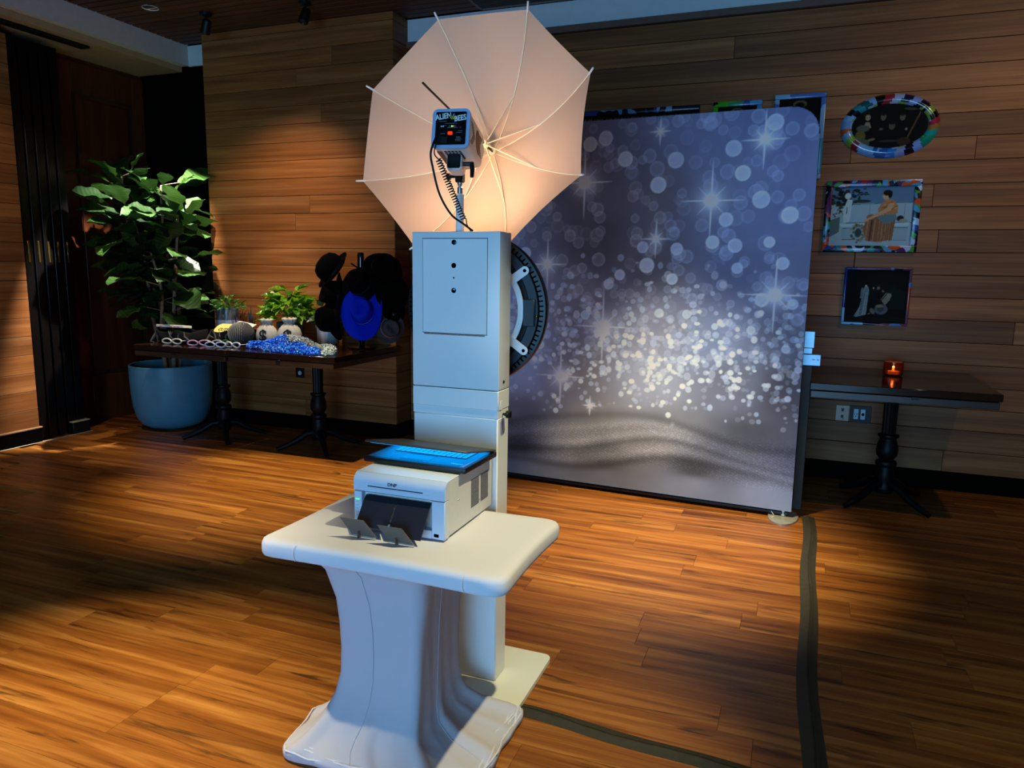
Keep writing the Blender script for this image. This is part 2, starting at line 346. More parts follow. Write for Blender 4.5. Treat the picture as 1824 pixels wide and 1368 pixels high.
gap = B().box(-.1195, .1165, -hd-.0014, -hd+.002, dz0-.002, dz1+.002).obj('door_gap', mat('gap_grey', (52, 66, 84), .7), kt)
dd = B().box(-.118, .115, -hd-.0035, -hd, dz0, dz1, .0012).obj('access_door', M_white, kt)
hg = B()
for k in range(9): hg.tube([(-.112+k*.0248, -hd-.004, dz0-.004), (-.112+k*.0248+.0225, -hd-.004, dz0-.004)], .0028, 8)
hg.obj('hinge', M_steel, dd)
for z, r in ((1.459, .0085), (1.378, .0085), (1.419, .0025)):
    B().lathe([(r, 0), (r, .0012)], 20, mat=Matrix.Translation((-.003, -hd-.0037, z)) @ Matrix.Rotation(PI/2, 4, 'X')).obj('door_hole', M_hole, dd)
B().lathe([(.0085, 0), (.008, .003), (.004, .004), (.003, .001), (.001, .001)], 20, mat=Matrix.Translation((-.002, -hd-.0037, 1.534)) @ Matrix.Rotation(PI/2, 4, 'X')).obj('door_lock', mat('lock', (40, 42, 48), .3, .8), dd)
# pale disc painted as a crescent of light in the lowest hole
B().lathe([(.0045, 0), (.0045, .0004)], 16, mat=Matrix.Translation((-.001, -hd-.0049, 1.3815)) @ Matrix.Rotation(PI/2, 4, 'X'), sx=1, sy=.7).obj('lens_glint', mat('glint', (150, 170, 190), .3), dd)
kn = B().lathe([(.004, 0), (.004, .012), (.013, .013), (.014, .028), (.010, .031)], 10, mat=Matrix.Translation((hw+.001, -.005, .968)) @ Matrix.Rotation(PI/2, 4, 'Y')).obj('side_knob', M_blackp, kt)
B().box(.01+hw, hw+.024, -.02, .008, .964, .974, .002).obj('knob_wing', M_blackp, kn)
B().lathe([(.0055, 0), (.005, .003), (.002, .003)], 12, mat=Matrix.Translation((hw+.002, -.008, 1.078)) @ Matrix.Rotation(PI/2, 4, 'Y')).obj('side_bolt', M_black, kt)
B().box(hw, hw+.0018, -.030, -.016, .985, 1.016, .0005).obj('side_sticker', mat('sticker_white', (225, 228, 232), .4), kt)
B().prism([(.0, .0), (.016, .0), (.016, -.05), (.012, -.040), (.008, -.052), (.003, -.038), (0, -.046)], hw+.0005, hw+.0013, 'x').obj('torn_label', mat('label_lilac', (146, 140, 180), .6), kt, loc=(0, -.025, .945))
for z in (1.26, .99, .972): B().ball((-hw-.004, -.03, z), .005, 8, 6).obj('side_screw', M_steel, kt)
B().tube([(-.006, 0, 1.569), (-.006, 0, 1.690)], .0135, 16).obj('mast', M_white, kt)
# ---------------- ring light behind the head ----------------
rl = thing('ring_light', 'large black ring light with white mounting arms behind the kiosk head', 'light', (KX, KY+.11, 1.31))
def ringprof(prof, n=72):   # (radius, y) closed profile round the Y axis
    vs = []; fs = []; m = len(prof)
    for k in range(n):
        a = 2*PI*k/n
        for r, yy in prof: vs.append((r*math.cos(a), yy, r*math.sin(a)))
    for k in range(n):
        for j in range(m):
            a = k*m+j; b = k*m+(j+1) % m; c = ((k+1) % n)*m+(j+1) % m; d = ((k+1) % n)*m+j
            fs.append((a, b, c, d))
    return B().add(vs, fs)
M_ringb = mat('ring_black', (15, 15, 17), .4, bump=.1); M_ringt = mat('ring_teal_grey', (30, 42, 52), .45)
ringprof([(.263, .0), (.266, .012), (.262, .040), (.180, .040), (.178, .005), (.186, -.004), (.205, -.006), (.208, -.010), (.240, -.010), (.243, -.002)]).obj('ring_housing', M_ringb, rl)
ringprof([(.238, -.0105), (.240, -.014), (.210, -.014), (.208, -.0105)]).obj('ring_back_cover', M_ringt, rl)
for k in range(92):
    a = 2*PI*k/92
    if k == 0:
        vm = B().box(-.0022, .0022, -.003, .003, -.0085, .0085, .001).mesh('vent_slot'); vm.materials.append(M_hole)
    for rr in (.2475,):
        link('vent_slot', vm, None, rl, (rr*math.cos(a), -.0035, rr*math.sin(a)), (0, -a+PI/2, 0))
bx = B().box(.190, .232, -.026, -.012, -.052, .040, .003).obj('battery_box', M_ringt, rl)
B().ball((.236, -.016, -.018), .0045, 10, 6).obj('brass_screw', M_brass, rl)
br = ringprof([(.170, -.014), (.190, -.014), (.190, -.019), (.170, -.019)]).obj('mounting_ring', M_white, rl)
for a in (35, -35, 145, 215):
    ar = math.radians(a); mt = Matrix.Rotation(-ar, 4, 'Y')
    m_ = B()
    arc = [(.236+.015*math.cos(t), .015*math.sin(t)) for t in [(-PI/2+PI*k/8) for k in range(9)]]
    m_.prism([(.172, -.015)]+arc+[(.172, .015)], -.022, -.0185, 'y'); m_.v = [tuple(mt @ Vector(p)) for p in m_.v]
    tb = m_.obj('mounting_arm', M_white, rl)
    q = mt @ Vector((.236, -.0225, 0)); B().lathe([(.006, 0), (.006, .001)], 12, mat=Matrix.Translation(q) @ Matrix.Rotation(PI/2, 4, 'X')).obj('arm_hole', M_hole, tb)
# ---------------- strobe, shaft line ----------------
PT = math.radians(-12.4)
st = thing('studio_strobe', 'white studio strobe with black rear control panel on the kiosk mast', 'flash', (-1.036, 2.145, 1.877), (PT, 0, math.radians(10)))
M_sbody = mat('strobe_white', (222, 214, 214), .4, var=.02); M_sblue = mat('strobe_bezel_blue_lit', (150, 180, 218), .45, var=.02)  # blue daylight on the white rear is put into the bezel colour
W2 = .060; H2 = .062
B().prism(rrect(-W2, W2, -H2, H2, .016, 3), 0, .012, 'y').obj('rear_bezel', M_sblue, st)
B().prism(rrect(-W2+.002, W2-.002, -H2+.002, H2-.002, .016, 3), .012, .180, 'y').obj('housing', M_sbody, st)
pn = B().prism(rrect(-.0490, .0490, -.052, .052, .005, 3), -.0012, .0005, 'y').obj('control_panel', mat('panel_black', (10, 13, 18), .3), st)
M_let = mat('letter_white', (235, 238, 240), .5); M_dim = mat('letter_grey', (120, 128, 135), .5)
text('ALIEN', .024, M_let, pn, (-.025, -.0014, .037), (PI/2, math.radians(-9), 0), bold=.0006, sx=.8)
text('BEES', .024, M_let, pn, (.029, -.0014, .031), (PI/2, math.radians(-9), 0), bold=.0006, sx=.8)
M_bee = mat('bee_yellow', (205, 200, 70), .4)
be = B().ball((0, 0, 0), .0072, 12, 8, 1.1, .12, .8).obj('bee_emblem', M_bee, pn, loc=(.002, -.0016, .034), rot=(0, .5, 0))
B().ball((.009, 0, .004), .0042, 10, 6, 1, .15, 1).obj('bee_head', M_bee, be)
B().ball((.001, 0, .009), .005, 10, 6, .6, .12, 1.1).obj('bee_wing', mat('wing', (110, 140, 170), .4), be)
for k in range(3): B().box(-.006+k*.0045, -.0042+k*.0045, -.0012, -.0009, -.006, .006).obj('bee_stripe', M_hole, be)
for (x, z, s) in ((-.027, .022, 18), (.0, .015, 30), (-.02, .0085, 9), (.005, .0015, 26), (-.024, -.017, 12), (.027, -.014, 14), (.03, -.009, 9), (.026, -.028, 12), (.026, -.032, 10), (.026, -.036, 16), (.026, -.040, 14), (-.024, -.030, 12), (-.024, -.035, 14), (-.024, -.040, 10)):
    lb = B()
    xx = x-s*.0006
    while xx < x+s*.0006:
        ww = random.uniform(.001, .003); lb.box(xx, xx+ww, -.0018, -.0012, z-.0007, z+.0007); xx += ww+.0008
    lb.obj('legend_line', M_dim, pn)
for x, c, e in ((-.030, (225, 232, 235), 0), (-.024, (225, 232, 235), 0), (-.004, (90, 120, 110), 0), (.004, (150, 255, 90), 2.2), (.010, (220, 230, 220), 0), (.0155, (150, 30, 25), .3)):
    B().box(x-.002, x+.002, -.003, -.001, .004, .0078, .0004).obj('indicator', mat('led', c, .4, emit=c if e else None, es=e), pn)
B().box(-.0075, .0065, -.0045, -.001, -.021, -.011, .001).obj('power_switch', mat('switch_red', (230, 30, 12), .3, emit=(255, 50, 15), es=1.5), pn)
B().ball((.031, -.001, .004), .0055, 12, 6, 1, .5, 1).obj('dial', M_black, pn)
B().box(-.036, -.008, -.004, -.001, -.046, -.026, .001).obj('sync_socket', M_black, pn)
# side vents and wooden looking oval window
sd = B()
for k in range(11):
    zz = -.034+k*.0062; a = abs(k-5)/5; sd.box(W2-.0018, W2-.0012, .050+.030*(1-a)-.028, .050+.030*(1-a), zz, zz+.0022)
for k in range(11):
    zz = -.034+k*.0062; a = abs(k-5)/5; sd.box(W2-.0018, W2-.0012, .135-.02*(1-a), .162-.02*(1-a)+.01*a, zz, zz+.0022)
sd.obj('side_vents', M_hole, st)
B().prism([(.118+.028*math.cos(t)-.008*math.sin(t), .036*math.sin(t)) for t in [2*PI*k/20 for k in range(20)]], W2-.002, W2-.001, 'x').obj('side_window', mat('brown_mesh', (140, 96, 62), .7, nscale=200, var=.3), st)
uv = B()
for i in range(6):
    for j in range(5): uv.box(-.026+j*.0115, -.018+j*.0115, .03+i*.012, .036+i*.012, -H2+.0008, -H2+.0016)
uv.obj('bottom_vents', M_hole, st)
B().prism([(-.05, .03), (-.034, .03), (-.034, .14), (-.05, .14)], -H2+.0005, -H2+.0015).obj('bottom_window', mat('brown_dark', (92, 62, 42), .6), st)
B().lathe([(.058, .178), (.062, .192), (.05, .192), (.03, .185), (.001, .184)], 28, mat=Matrix.Rotation(-PI/2, 4, 'X')).obj('reflector_rim', M_steel, st)
B().ball((0, .200, 0), .018, 14, 10).obj('modeling_bulb', mat('bulb', (255, 240, 210), .3, emit=(255, 196, 120), es=12), st)
ml = bpy.data.lights.new('modeling_lamp', 'POINT'); ml.energy = 4.2; ml.color = (1, .66, .38); ml.shadow_soft_size = .03
mo = bpy.data.objects.new('modeling_lamp', ml); col.objects.link(mo); mo.parent = st; mo.location = (0, .225, -.01)
# swivel bracket under the body
sb = B().prism(rrect(-.024, .024, -.110, -.056, .012, 3), .060, .112, 'y').obj('bracket_shell', M_sbody, st)
B().tube([(-.0, .055, -.082), (0, .118, -.082)], .020, 20).obj('swivel_barrel', M_blackp, st)
B().box(-.021, .021, .0565, .058, -.104, -.060, .004).obj('barrel_face', M_blackp, st)
hn = B().tube([(.022, .085, -.082), (.052, .085, -.082)], .007, 12).obj('handle_bolt', M_blackp, st)
B().tube([(.050, .085, -.078), (.054, .085, -.10), (.054, .085, -.125)], [.008, .0075, .006], 10).obj('lever', M_blackp, hn)
# stand spigot with clamp (upright, in world axes)
sg = thing('stand_adapter', 'black stand adapter on chrome spigot under the strobe', 'bracket', (-1.063, KY, 1.692))
B().lathe([(.009, 0), (.009, .02), (.006, .022), (.006, .027), (.009, .03), (.009, .042)], 16).obj('spigot', M_steel, sg)
B().box(-.013, .013, -.014, .014, .036, .078, .004).obj('clamp_block', M_blackp, sg)
B().tube([(-.012, -.004, .056), (-.034, -.004, .056)], [.005, .005], 10).tube([(-.034, -.004, .056), (-.044, -.004, .056)], .011, 10).obj('clamp_screw', M_blackp, sg)
# cables
def cablelab(pts, r, label, n=10):
    o = B().tube(pts, r, n).obj('cable', M_black); tag(o, label, 'cable', ); return o
def bez(P, n=30):
    P = [Vector(p) for p in P]; out = []
    m = len(P)
    for i in range(m-1):
        p0 = P[max(i-1, 0)]; p1 = P[i]; p2 = P[i+1]; p3 = P[min(i+2, m-1)]
        for k in range(n//(m-1)+1):
            t = k/(n//(m-1)+1); out.append(.5*((2*p1)+(-p0+p2)*t+(2*p0-5*p1+4*p2-p3)*t*t+(-p0+3*p1-3*p2+p3)*t**3))
    out.append(P[-1]); return out
cablelab(bez([(-1.073, 2.115, 1.845), (-1.082, 2.100, 1.80), (-1.080, 2.110, 1.755), (-1.070, 2.135, 1.68), (-1.045, 2.165, 1.62), (-1.018, 2.2, 1.592), (-1.000, 2.235, 1.571)], 60), .0034, 'smooth black cable hanging from the strobe in a loose curve')
cp = bez([(-1.062, 2.112, 1.845), (-1.070, 2.10, 1.80), (-1.066, 2.12, 1.782)], 20)
A_, Z_ = Vector((-1.066, 2.12, 1.782)), Vector((-1.018, 2.205, 1.604))
ax = (Z_-A_).normalized(); e1 = ax.cross(Vector((0, 1, 0))).normalized(); e2 = ax.cross(e1)
for k in range(0, 24*12+1):
    t = k/288; a = 2*PI*k/12; cp.append(A_.lerp(Z_, t)+(e1*math.cos(a)+e2*math.sin(a))*.0085)
cp += [Vector((-1.012, 2.215, 1.59)), Vector((-1.008, 2.235, 1.571))]
cablelab(cp, .0019, 'coiled black cable from the strobe down to the kiosk top', 6)
# ---------------- umbrella ----------------
UC = Vector((-1.100, 2.436, 1.924)); UR = .447; US = .215
um = thing('photo_umbrella', 'open white eight rib photo umbrella glowing peach around the strobe', 'umbrella', UC, (PT, 0, 0))
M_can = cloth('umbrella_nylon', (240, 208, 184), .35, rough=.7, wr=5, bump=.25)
M_rib = mat('rib_white', (235, 226, 200), .4); M_tip = mat('tip_white', (230, 228, 225), .4)
def rib(k, t, dr=0):
    a = math.radians(157.2)-k*PI/4; r = UR*t; yv = US*(1-t**2.1)+.0
    return Vector((r*math.cos(a), yv+dr, r*math.sin(a)))
for k in range(8):
    vs = []; fs = []; NT, NS = 14, 8
    for i in range(NT+1):
        t = .03+.97*i/NT
        for j in range(NS+1):
            s = j/NS; p = rib(k, t).lerp(rib(k+1, t), s); q = 4*s*(1-s)
            sc = 1-.014*q*t**3; p = Vector((p.x*sc, p.y-.010*q*t+.004*q*math.sin(9*t+k), p.z*sc)); vs.append(p)
    for i in range(NT):
        for j in range(NS):
            a = i*(NS+1)+j; fs.append((a, a+1, a+NS+2, a+NS+1))
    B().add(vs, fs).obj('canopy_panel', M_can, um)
    B().tube([rib(k, .04+.96*i/12, -.006) for i in range(13)], .0021, 6).obj('rib', M_rib, um)
    B().tube([rib(k, .985, -.005), rib(k, 1.035, -.008)], [.004, .0035], 8).obj('rib_tip', M_tip, um)
    a = math.radians(157.2)-k*PI/4
    B().tube([Vector((.010*math.cos(a), US-.085, .010*math.sin(a))), rib(k, .46, -.008)], .0018, 6).obj('stretcher', M_rib, um)
B().tube([(0, -.36, 0), (0, US+.02, 0)], .0036, 10).obj('shaft', mat('shaft_dark', (60, 48, 44), .3, .8), um)
B().tube([(0, US-.10, 0), (0, US-.075, 0)], .011, 14).obj('runner', M_rib, um)
B().tube([(0, US-.015, 0), (0, US+.012, 0)], .013, 14).tube([(0, US+.012, 0), (0, US+.04, 0)], [.007, .003], 10).obj('crown', M_rib, um)
# ---------------- covered printer table ----------------
pt = thing('covered_table', 'small table under a stretched white spandex cover beside the kiosk base', 'table', (-1.05, 1.94, 0))
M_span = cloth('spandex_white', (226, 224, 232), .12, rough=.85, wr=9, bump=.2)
def loft(secs, n=112, wr=None):
    """secs: (z, x0, x1, y0, y1, r) rounded rectangles -> shell"""
    vs = []; fs = []; m = None
    for (z, x0, x1, y0, y1, r) in secs:
        pts = []
        k4 = n//4
        base = rrect(x0, x1, y0, y1, r, 5)
        # resample evenly by arc length
        P = base+[base[0]]; Ls = [0]
        for i in range(len(P)-1): Ls.append(Ls[-1]+math.dist(P[i], P[i+1]))
        for k in range(n):
            d = Ls[-1]*k/n; i = max(j for j in range(len(Ls)-1) if Ls[j] <= d); u = (d-Ls[i])/max(Ls[i+1]-Ls[i], 1e-9)
            pts.append((P[i][0]+(P[i+1][0]-P[i][0])*u, P[i][1]+(P[i+1][1]-P[i][1])*u, z))
        vs += [wr(p, k/n, z) if wr else p for k, p in enumerate(pts)]
    for i in range(len(secs)-1):
        for k in range(n):
            a = i*n+k; b = i*n+(k+1) % n; fs.append((a, b, b+n, a+n))
    return vs, fs
ox, oy = 1.05, -1.94
T = lambda z, x0, x1, y0, y1, r: (z, x0+ox, x1+ox, y0+oy, y1+oy, r)
M_skirt = cloth('spandex_shaded', (202, 197, 206), .15, rough=.9, wr=7, bump=.8)  # same white cloth as the top, its dimmer light put into the colour
# tabletop: soft edged slab, a slight raised lip round a flatter centre
X0, X1, Y0, Y1 = -1.440, -.648, 1.655, 2.185
def bulge(p, u, z):
    x, yv, zz = p
    cx, cy = (X0+X1)/2+ox, (Y0+Y1)/2+oy; dx = (x-cx)/((X1-X0)/2); dy = (yv-cy)/((Y1-Y0)/2)
    x -= .012*dx*(1-dy*dy) if abs(dx) > .6 else 0
    yv -= .012*dy*(1-dx*dx) if abs(dy) > .6 else 0
    return (x, yv, zz)
secs = [T(.610, X0+.05, X1-.05, Y0+.05, Y1-.03, .05), T(.607, X0+.012, X1-.012, Y0+.012, Y1-.01, .05), T(.612, X0+.002, X1-.002, Y0+.002, Y1-.002, .055), T(.620, X0, X1, Y0, Y1, .055), T(.645, X0, X1, Y0, Y1, .055), T(.655, X0+.004, X1-.004, Y0+.004, Y1-.004, .053), T(.660, X0+.014, X1-.014, Y0+.014, Y1-.014, .05), T(.6605, X0+.04, X1-.04, Y0+.04, Y1-.04, .05), T(.6585, X0+.075, X1-.075, Y0+.07, Y1-.07, .06), T(.658, X0+.14, X1-.14, Y0+.13, Y1-.13, .06), T(.658, -1.06, -1.05, 1.915, 1.925, .004)]
vs, fs = loft(secs, 112, bulge); fs.append(tuple(range(len(vs)-112, len(vs))))
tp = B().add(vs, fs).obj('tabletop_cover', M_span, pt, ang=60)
# seam lines on the rim
for x in (X0+.145, X1-.115):
    B().tube([(x+ox, Y0+oy+.012, .658), (x+ox-.003, Y0+oy+.003, .648), (x+ox-.003, Y0+oy-.0005, .63), (x+ox, Y0+oy+.006, .612)], .0012, 6).obj('rim_seam', M_span, tp)
# skirt
def wrinkle(p, u, z):
    x, yv, zz = p
    nx = math.sin(u*2*PI*9+2)*.5+math.sin(u*2*PI*17+zz*9)*.5
    amp = .0008 if z > .4 else .0015 if z > .12 else .005
    s = amp*nx*(1 if z < .58 else .2)
    dx, dy = x-(-1.085+ox), yv-(1.9+oy); l = math.hypot(dx, dy) or 1
    zz2 = zz+(.012*max(0, nx) if z < .1 and z > .02 else 0)
    return (x+dx/l*s, yv+dy/l*s, zz2)
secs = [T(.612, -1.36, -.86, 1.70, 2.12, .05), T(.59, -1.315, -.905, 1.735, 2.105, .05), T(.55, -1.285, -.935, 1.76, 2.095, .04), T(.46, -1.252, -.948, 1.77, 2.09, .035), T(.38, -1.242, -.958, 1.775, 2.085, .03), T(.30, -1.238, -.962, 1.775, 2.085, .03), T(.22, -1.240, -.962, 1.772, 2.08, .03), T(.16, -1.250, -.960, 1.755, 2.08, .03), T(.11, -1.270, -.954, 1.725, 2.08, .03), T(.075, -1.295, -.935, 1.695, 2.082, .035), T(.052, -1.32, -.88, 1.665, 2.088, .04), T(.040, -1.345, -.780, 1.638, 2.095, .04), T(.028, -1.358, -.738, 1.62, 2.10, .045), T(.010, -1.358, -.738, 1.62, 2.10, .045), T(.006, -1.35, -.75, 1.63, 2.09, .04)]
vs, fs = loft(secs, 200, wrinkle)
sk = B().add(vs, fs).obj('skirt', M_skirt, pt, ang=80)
# seams down the front corners, and rumpled hem rolls
def skp(u, i): return Vector(vs[i*200+int(u*200) % 200])
for u in (.63, .37+.50):
    pts = [skp(u, i)+Vector((0, -.002, .0)) for i in range(1, 13)]
    B().tube(pts, .0011, 6).obj('skirt_seam', M_skirt, sk)
hm = B()
for q in range(5):
    pts = []
    for k in range(60):
        u = k/60; base = Vector(vs[12*200+int(u*200)]); c = Vector((-1.05+ox, 1.86+oy, 0)); d = (base-c); d.z = 0; d.normalize()
        pts.append(base-d*(.004+q*.009+.006*math.sin(k*.9+q*2))+Vector((0, 0, .004+.004*math.sin(k*.5+q))))
    hm.tube(pts+[pts[0]], .0028, 6, False)
hm.obj('gathered_hem', M_span, pt)
for x, yv in ((-1.325, 1.665), (-.78, 1.66), (-.785, 2.06)): B().lathe([(.012, 0), (.016, .002), (.016, .009)], 14, (x+ox, yv+oy, 0)).obj('foot_pad', M_black, pt)
# ---------------- printer ----------------
pr = thing('photo_printer', 'boxy white photo printer with dark output bay on the covered table', 'printer', (-1.066, 1.853, .6605))
M_pf = mat('printer_front_blue_lit', (196, 206, 224), .35, var=.02); M_ps = mat('printer_side', (206, 206, 208), .45, var=.02, nscale=60); M_pt = mat('printer_top', (214, 216, 206), .42, var=.02)  # one white case; cool light on the front, warm on top, put into colours
PWd, PH, PD = .1535, .176, .36
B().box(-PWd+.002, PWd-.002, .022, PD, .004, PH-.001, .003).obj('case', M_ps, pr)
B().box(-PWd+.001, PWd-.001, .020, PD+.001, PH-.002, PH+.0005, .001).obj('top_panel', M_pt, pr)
arc = [(.028-.028*math.cos(t), PH-.028+.028*math.sin(t)) for t in [PI/2*k/8 for k in range(9)]]
# front fascia = side profile extruded; four pieces round the bay
bx0, bx1, bz0, bz1 = -.126, .1105, .028, .121
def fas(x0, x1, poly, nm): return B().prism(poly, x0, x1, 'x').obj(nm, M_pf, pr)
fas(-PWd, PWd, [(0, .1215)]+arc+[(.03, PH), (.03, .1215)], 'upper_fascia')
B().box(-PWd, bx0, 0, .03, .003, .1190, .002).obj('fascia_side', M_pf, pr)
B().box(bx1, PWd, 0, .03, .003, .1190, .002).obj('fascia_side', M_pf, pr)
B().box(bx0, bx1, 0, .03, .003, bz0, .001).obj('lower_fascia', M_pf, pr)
B().box(bx0, bx1, .024, .03, bz0, bz1).box(-PWd+.003, PWd-.003, .003, .03, .1190, .1216).obj('output_bay', M_hole, pr)
B().box(-.105, .082, -.0008, .002, .137, .1405, .0006).obj('status_slot', mat('slot_grey', (60, 64, 76), .3), pr)
B().box(-.124, .102, -.0005, .002, .1335, .1342).box(-.124, .102, -.0005, .002, .1465, .1471).obj('fascia_line', mat('line_grey', (170, 182, 205), .4), pr)
text('DNP', .0135, mat('logo_dark', (60, 62, 80), .4), pr, (-.020, -.0008, .1505), TXR, bold=.0004, sx=1.15)
B().box(-.147, -.134, -.001, .001, .092, .0955, .0004).obj('green_light', mat('led_green', (90, 240, 120), .4, emit=(80, 255, 120), es=1.2), pr)
for i in range(5): B().box(-.146, -.136, -.0006, .001, .086-i*.011, .0868-i*.011).obj('status_mark', M_dim, pr)
B().box(.118, .134, -.001, .002, .010, .020, .001).obj('release_button', M_hole, pr)
vg = B()
for r0 in (0, 1):
    for k in range(22): vg.box(PWd-.0025, PWd-.0012, .19+r0*.075, .25+r0*.075, .045+k*.0042, .0470+k*.0042)
vg.obj('side_vent', mat('vent_dark', (70, 72, 82), .6), pr)
for yy, zz in ((.03, .02), (.095, .1), (.1, .1), (.255, .055)): B().ball((PWd-.002, yy, zz), .0028, 8, 6).obj('case_screw', M_steel, pr)
# dark paper tray: sloping panels with two clear catcher flaps
tr = thing('paper_catcher', 'smoky translucent print catcher with two flaps hanging from the printer bay', 'tray', (-1.066, 1.853, .6605))
M_tray = mat('tray_smoke', (44, 44, 52), .25, var=.05); M_clear = mat('smoked_acrylic', (140, 126, 116), .15, trans=.55, ior=1.15)
def slab(p0, p1, w0, w1, x, th=.002):   # from upper edge p0=(y,z) to lower p1, half widths, centre x
    n = Vector((0, -(p1[1]-p0[1]), p1[0]-p0[0])).normalized()*th; v = []
    for (pp, ww) in ((p0, w0), (p1, w1)):
        for sx in (ww[0], ww[1]): v.append(Vector((x+sx, pp[0], pp[1])))
    v += [q+n for q in v]
    return B().add(v, [(0, 1, 3, 2), (4, 6, 7, 5), (0, 4, 5, 1), (2, 3, 7, 6), (0, 2, 6, 4), (1, 5, 7, 3)])
slab((.012, .108), (-.004, .094), (-.117, .104), (-.117, .104), 0, .003).obj('hinge_bar', M_tray, tr)
slab((-.004, .094), (-.052, .030), (-.117, -.008), (-.117, -.012), 0).obj('catcher_panel', M_tray, tr)
slab((-.004, .094), (-.058, .016), (-.004, .104), (-.006, .104), 0).obj('catcher_panel', M_tray, tr)
for cx, zo, yo in ((-.095, .0, 0), (.035, -.004, -.006)):
    f = slab((-.082+yo, .060+zo), (-.060+yo, .006+zo), (-.055, .025), (-.028, .055), cx, .0022).obj('catch_flap', M_clear, tr)
    B().box(cx+.0, cx+.003, -.078+yo, -.050+yo, .0, .022, .001).obj('flap_stop', M_clear, f)
    B().tube([(cx-.028, -.062+yo, .004), (cx+.055, -.062+yo, .004)], .002, 6).obj('flap_edge', mat('clear_edge', (200, 195, 190), .1, trans=.5), f)
# ---------------- laptop ----------------
lp = thing('laptop', 'black laptop with nearly closed lid and blue lit keyboard on the printer', 'laptop', (-1.07, 2.075, .838), (0, 0, math.radians(-1.5)))
M_lap = mat('laptop_black', (20, 21, 24), .45); M_deck = mat('laptop_deck', (80, 86, 90), .5)
LW, LD = .180, .118
B().box(-LW, LW, -LD, LD, .002, .020, .004, 2).obj('base', M_lap, lp)
dk = B().box(-LW+.012, LW-.012, -LD+.010, LD-.014, .0198, .0206).obj('palm_deck', M_deck, lp)
B().box(-.125, .135, -.022, .085, .0203, .0209).obj('key_well', M_black, lp)
M_key = mat('key_grey', (134, 140, 150), .45)
km = B().box(-.0078, .0078, -.0070, .0070, 0, .003, .0012).mesh('key'); km.materials.append(M_key)
kw = B().box(-.048, .048, -.0070, .0070, 0, .003, .0012).mesh('key'); kw.materials.append(M_key)
for r in range(6):
    for c in range(14):
        x = -.116+c*.0186; yy = .076-r*.0172
        if r == 5 and 4 <= c <= 8:
            if c == 6: link('key', kw, None, dk, (x, yy, .0208))
            continue
        link('key', km, None, dk, (x, yy, .0208))
B().ball((.0, .018, .0225), .0035, 8, 6).obj('pointing_stick', mat('stick_red', (190, 60, 60), .5), dk)
B().box(-.062, .038, -.088, -.030, .0206, .0211, .0002).obj('touchpad', mat('touchpad', (72, 78, 84), .4), dk)
for k in range(7): B().box(-.058+k*.012, -.049+k*.012, -.100, -.096, .0205, .0209).obj('deck_mark', M_black, dk)
B().box(-.062, -.012, -.032, -.026, .0208, .0218, .0006).box(-.010, .038, -.032, -.026, .0208, .0218, .0006).obj('pad_button', mat('btn', (40, 40, 52), .4), dk)
text('ThinkPad', .011, M_let, dk, (.135, -.085, .0213), (0, 0, 0), bold=.0003)
for x in (-.13, .13): B().tube([(x-.02, LD-.006, .020), (x+.02, LD-.006, .020)], .006, 10).obj('hinge', M_black, lp)
an = math.radians(11.0); ld = B().box(-LW, LW, -2*LD+.006, 0, .0, .007, .003).obj('lid', mat('lid_grey', (66, 64, 62), .45), lp, loc=(0, LD-.004, .0205), rot=(-an, 0, 0))
B().box(-LW+.014, LW-.014, -2*LD+.02, -.022, -.0012, .0).obj('screen', mat('screen_blue', (20, 90, 160), .3, emit=(10, 140, 225), es=6), ld)
# ---------------- floor tape ----------------
M_tape = mat('gaffer_olive', (52, 48, 34), .75, bump=.2, nscale=30, var=.15)
def tape(label, path, wdt):
    vs = []; fs = []; n = 60
    for i in range(n+1):
        t = i/n; a = Vector(path[0]).lerp(Vector(path[1]), t); d = (Vector(path[1])-Vector(path[0])).normalized(); s = Vector((-d.y, d.x, 0))
        wob = .012*math.sin(t*7+1)+.006*math.sin(t*19)
        for u, z in ((-1, .0008), (-.92, .0022), (-.35, .0022), (-.15, .0075), (.02, .0085), (.16, .0040), (.22, .0075), (.40, .0055), (.5, .0022), (.92, .0022), (1, .0008)):
            jit = .1*math.sin(t*23) if abs(u) < .6 else 0
            vs.append(a+s*(wob+(u+jit)*wdt/2)+Vector((0, 0, z+(.001*math.sin(i*1.7) if z > .004 else 0))))
    for i in range(n):
        for j in range(10): fs.append((i*11+j, i*11+j+1, i*11+j+12, i*11+j+11))
    o = B().add(vs, fs).obj('cable_tape', M_tape, ang=70); return tag(o, label, 'floor tape')
tape('dark olive tape strip over a cable running from the backdrop foot towards the viewer', ((.137, 4.62, 0), (.147, 1.2, 0)), .072)
tape('dark olive tape strip running right from the covered table base', ((-.86, 2.115, 0), (.9, 2.06, 0)), .070)
